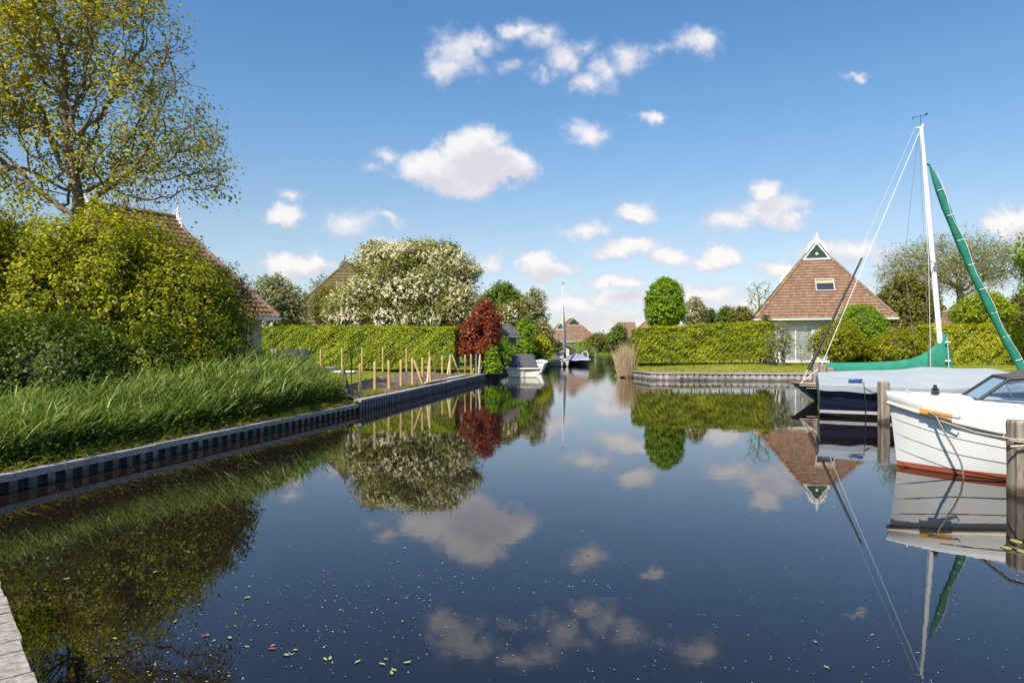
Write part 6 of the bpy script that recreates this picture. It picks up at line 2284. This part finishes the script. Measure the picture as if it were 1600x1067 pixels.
# the weathered jetty corner near the viewer
def near_jetty():
    t = thing('near_jetty', 'weathered plank jetty corner at the lower left of the water', 'jetty', (-2.52, 3.47, 0))
    e = Vector((.66, -.751)).normalized()          # along the water edge, towards the viewer
    nrm = Vector((e.y, -e.x))                       # away from the water
    if nrm.x > 0: nrm = -nrm
    ang = math.atan2(e.y, e.x)
    mb = MB()
    pw, gap_ = .145, .012
    k = 0
    s = -1.9
    while s < 6.5:
        c = e * (s + pw / 2) + nrm * (1.0 + rnd.uniform(-.006, .006) - .02)
        mb.box((c.x, c.y, .48 + rnd.uniform(-.003, .003)), (pw, 2.0, .036), ang, 0, rx=rnd.uniform(-.002, .002), ry=rnd.uniform(-.012, .012))
        s += pw + gap_
    mb.build('planks', M['deck_wood2'], t)
    b = MB()
    for o_ in (.12, 1.0, 1.85):
        c = e * 2.3 + nrm * o_
        b.box((c.x, c.y, .38), (8.4, .08, .15), ang)
    for s in (-1.6, .6, 2.8, 5):
        for o_ in (.1, 1.85):
            c = e * s + nrm * o_
            b.tube([(c.x, c.y, -1.2), (c.x, c.y, .30)], .08, 8)
    b.build('frame', M['sheet_dark'], t)
M['deck_wood2'] = wood('deck_wood2', (.12, .10, .085), (.29, .255, .22), (.46, .42, .37), 2.5, (.9, .9, .9), bump=.9)
near_jetty()

# ------------------------------------------------------------------ things floating on the water
def scatter_flat(name, label, fn, n, size, mat, seed, asp=.6, kind='stuff', cat='debris'):
    g = rng(seed)
    P = fn(g, n)
    s = size * g.uniform(.4, 1.3, n) ** 1.4
    a = g.uniform(0, 6.28, n)
    u = np.stack([np.cos(a), np.sin(a), a * 0], 1) * s[:, None] * .5
    v = np.stack([-np.sin(a), np.cos(a), a * 0], 1) * s[:, None] * .5 * asp
    V = np.stack([P - u, P - v, P + u, P + v], 1).reshape(-1, 3)
    me = np_mesh(name, V, np.arange(n * 4).reshape(n, 4), g.uniform(0, 1, n))
    o = mesh_obj(name, me, mat)
    return tag(o, label, cat, kind=kind)
M['speck'] = leafmat('speck', [(.20, .17, .12), (.40, .37, .30), (.60, .58, .52)], 0)
M['fl_leaf'] = leafmat('fl_leaf', [(.20, .24, .03), (.34, .34, .06), (.42, .30, .12)], .1)
M['fl_red'] = plain('fl_red', (.36, .03, .02), .5, var=.2)
def fw(g, n):
    y = 2.6 + 19 * g.uniform(0, 1, n) ** 1.7
    x = (g.uniform(-.82, .8, n)) * y
    lim = np.array([lerp_edge(LEFT, v) for v in y]) + .15
    x = np.where(x < lim, lim + g.uniform(0, 1, n) * 3, x)
    return np.stack([x, y, np.full(n, .004)], 1)
def fw2(g, n):
    P = fw(g, n * 4)
    k = wnoise(P, .5, 12) + .5 * wnoise(P, 1.7, 14) + g.normal(size=len(P)) * .5 - P[:, 0] * .12 > .55
    return P[k][:n]
def scf(n, fn, *a):
    P = fn(rng(a[-1]), n)
    return lambda g, m, P=P: P
P_ = fw(rng(201), 3800); scatter_flat('pollen', 'fine pale pollen specks floating all over the dark water', lambda g, m: P_[:m], len(P_), .009, M['speck'], 202)
P2_ = fw2(rng(203), 3000); scatter_flat('pollen', 'denser drift of pale specks floating near the left wall', lambda g, m: P2_[:m], len(P2_), .014, M['speck'], 204)
# single leaves
lg = rng(210)
def leaf_obj(name, mat):
    v = [(-.04, 0, .004), (-.015, .016, .007), (.02, .014, .006), (.04, 0, .010), (.02, -.014, .006), (-.015, -.016, .007)]
    me = bpy.data.meshes.new(name); me.from_pydata(v, [], [(0, 1, 2, 3, 4, 5)]); me.update()
    o = mesh_obj(name, me, mat)
    return o
lf0 = leaf_obj('floating_leaf', plain('leaf_floating', (.30, .32, .10), .5, var=.5, scale=3))
tag(lf0, 'small yellow-green leaf floating on the dark water', 'leaf', 'yellow-green floating leaves')
first = True
for k in range(36):
    if k < 28:
        t_ = lg.uniform(0, 1); px = 290 + t_ * 360 + lg.normal() * 22; py = 985 + t_ * 66 + lg.normal() * 9
        if k % 3 == 0: px, py = 60 + lg.uniform(0, 380), 860 + lg.uniform(0, 200)
    else:
        px = lg.uniform(450, 1400); py = lg.uniform(760, 1060)
    d = CAMZ * F / (py - HZ)
    if px < 60 + (py - 940) * .6: px = px + 120
    o = lf0 if first else lf0.copy()
    if not first: sc.collection.objects.link(o)
    first = False
    o.location = (*at(px, d), .001)
    s = lg.uniform(.25, .7)
    o.scale = (s, s, 1)
    o.rotation_euler.z = lg.uniform(0, 6.28)
for i, (px, py, s, lb) in enumerate([(425, 1014, .75, 'bright red leaf floating among the yellow leaves near the lower left'), (319, 994, .5, 'smaller orange-red leaf floating left of the bright red one'), (918, 867, .7, 'lone red leaf floating in the open middle water')]):
    o = leaf_obj('red_leaf', M['fl_red']); d = CAMZ * F / (py - HZ)
    o.location = (*at(px, d), .001); o.scale = (s, s, 1); o.rotation_euler.z = i
    tag(o, lb, 'leaf')
# lily leaves by the near pile
for i, (px, py) in enumerate([(1588, 846), (1572, 856), (1597, 862)]):
    d = CAMZ * F / (py - HZ)
    m_ = MB(); m_.tube([(0, 0, 0), (0, 0, .006)], .045 - .005 * i, 14, flat=1.5)
    o = m_.build('lily_pad', M['lily'] if 'lily' in M else M['fl_pad'] if 'fl_pad' in M else plain('lily', (.26, .28, .06), .5), None, (*at(px, d), .002))
    tag(o, ['yellow-green floating pad highest of the three below the big pile', 'yellow-green floating pad nearest the white hull reflection', 'yellow-green floating pad lowest at the right edge'][i], 'leaf')
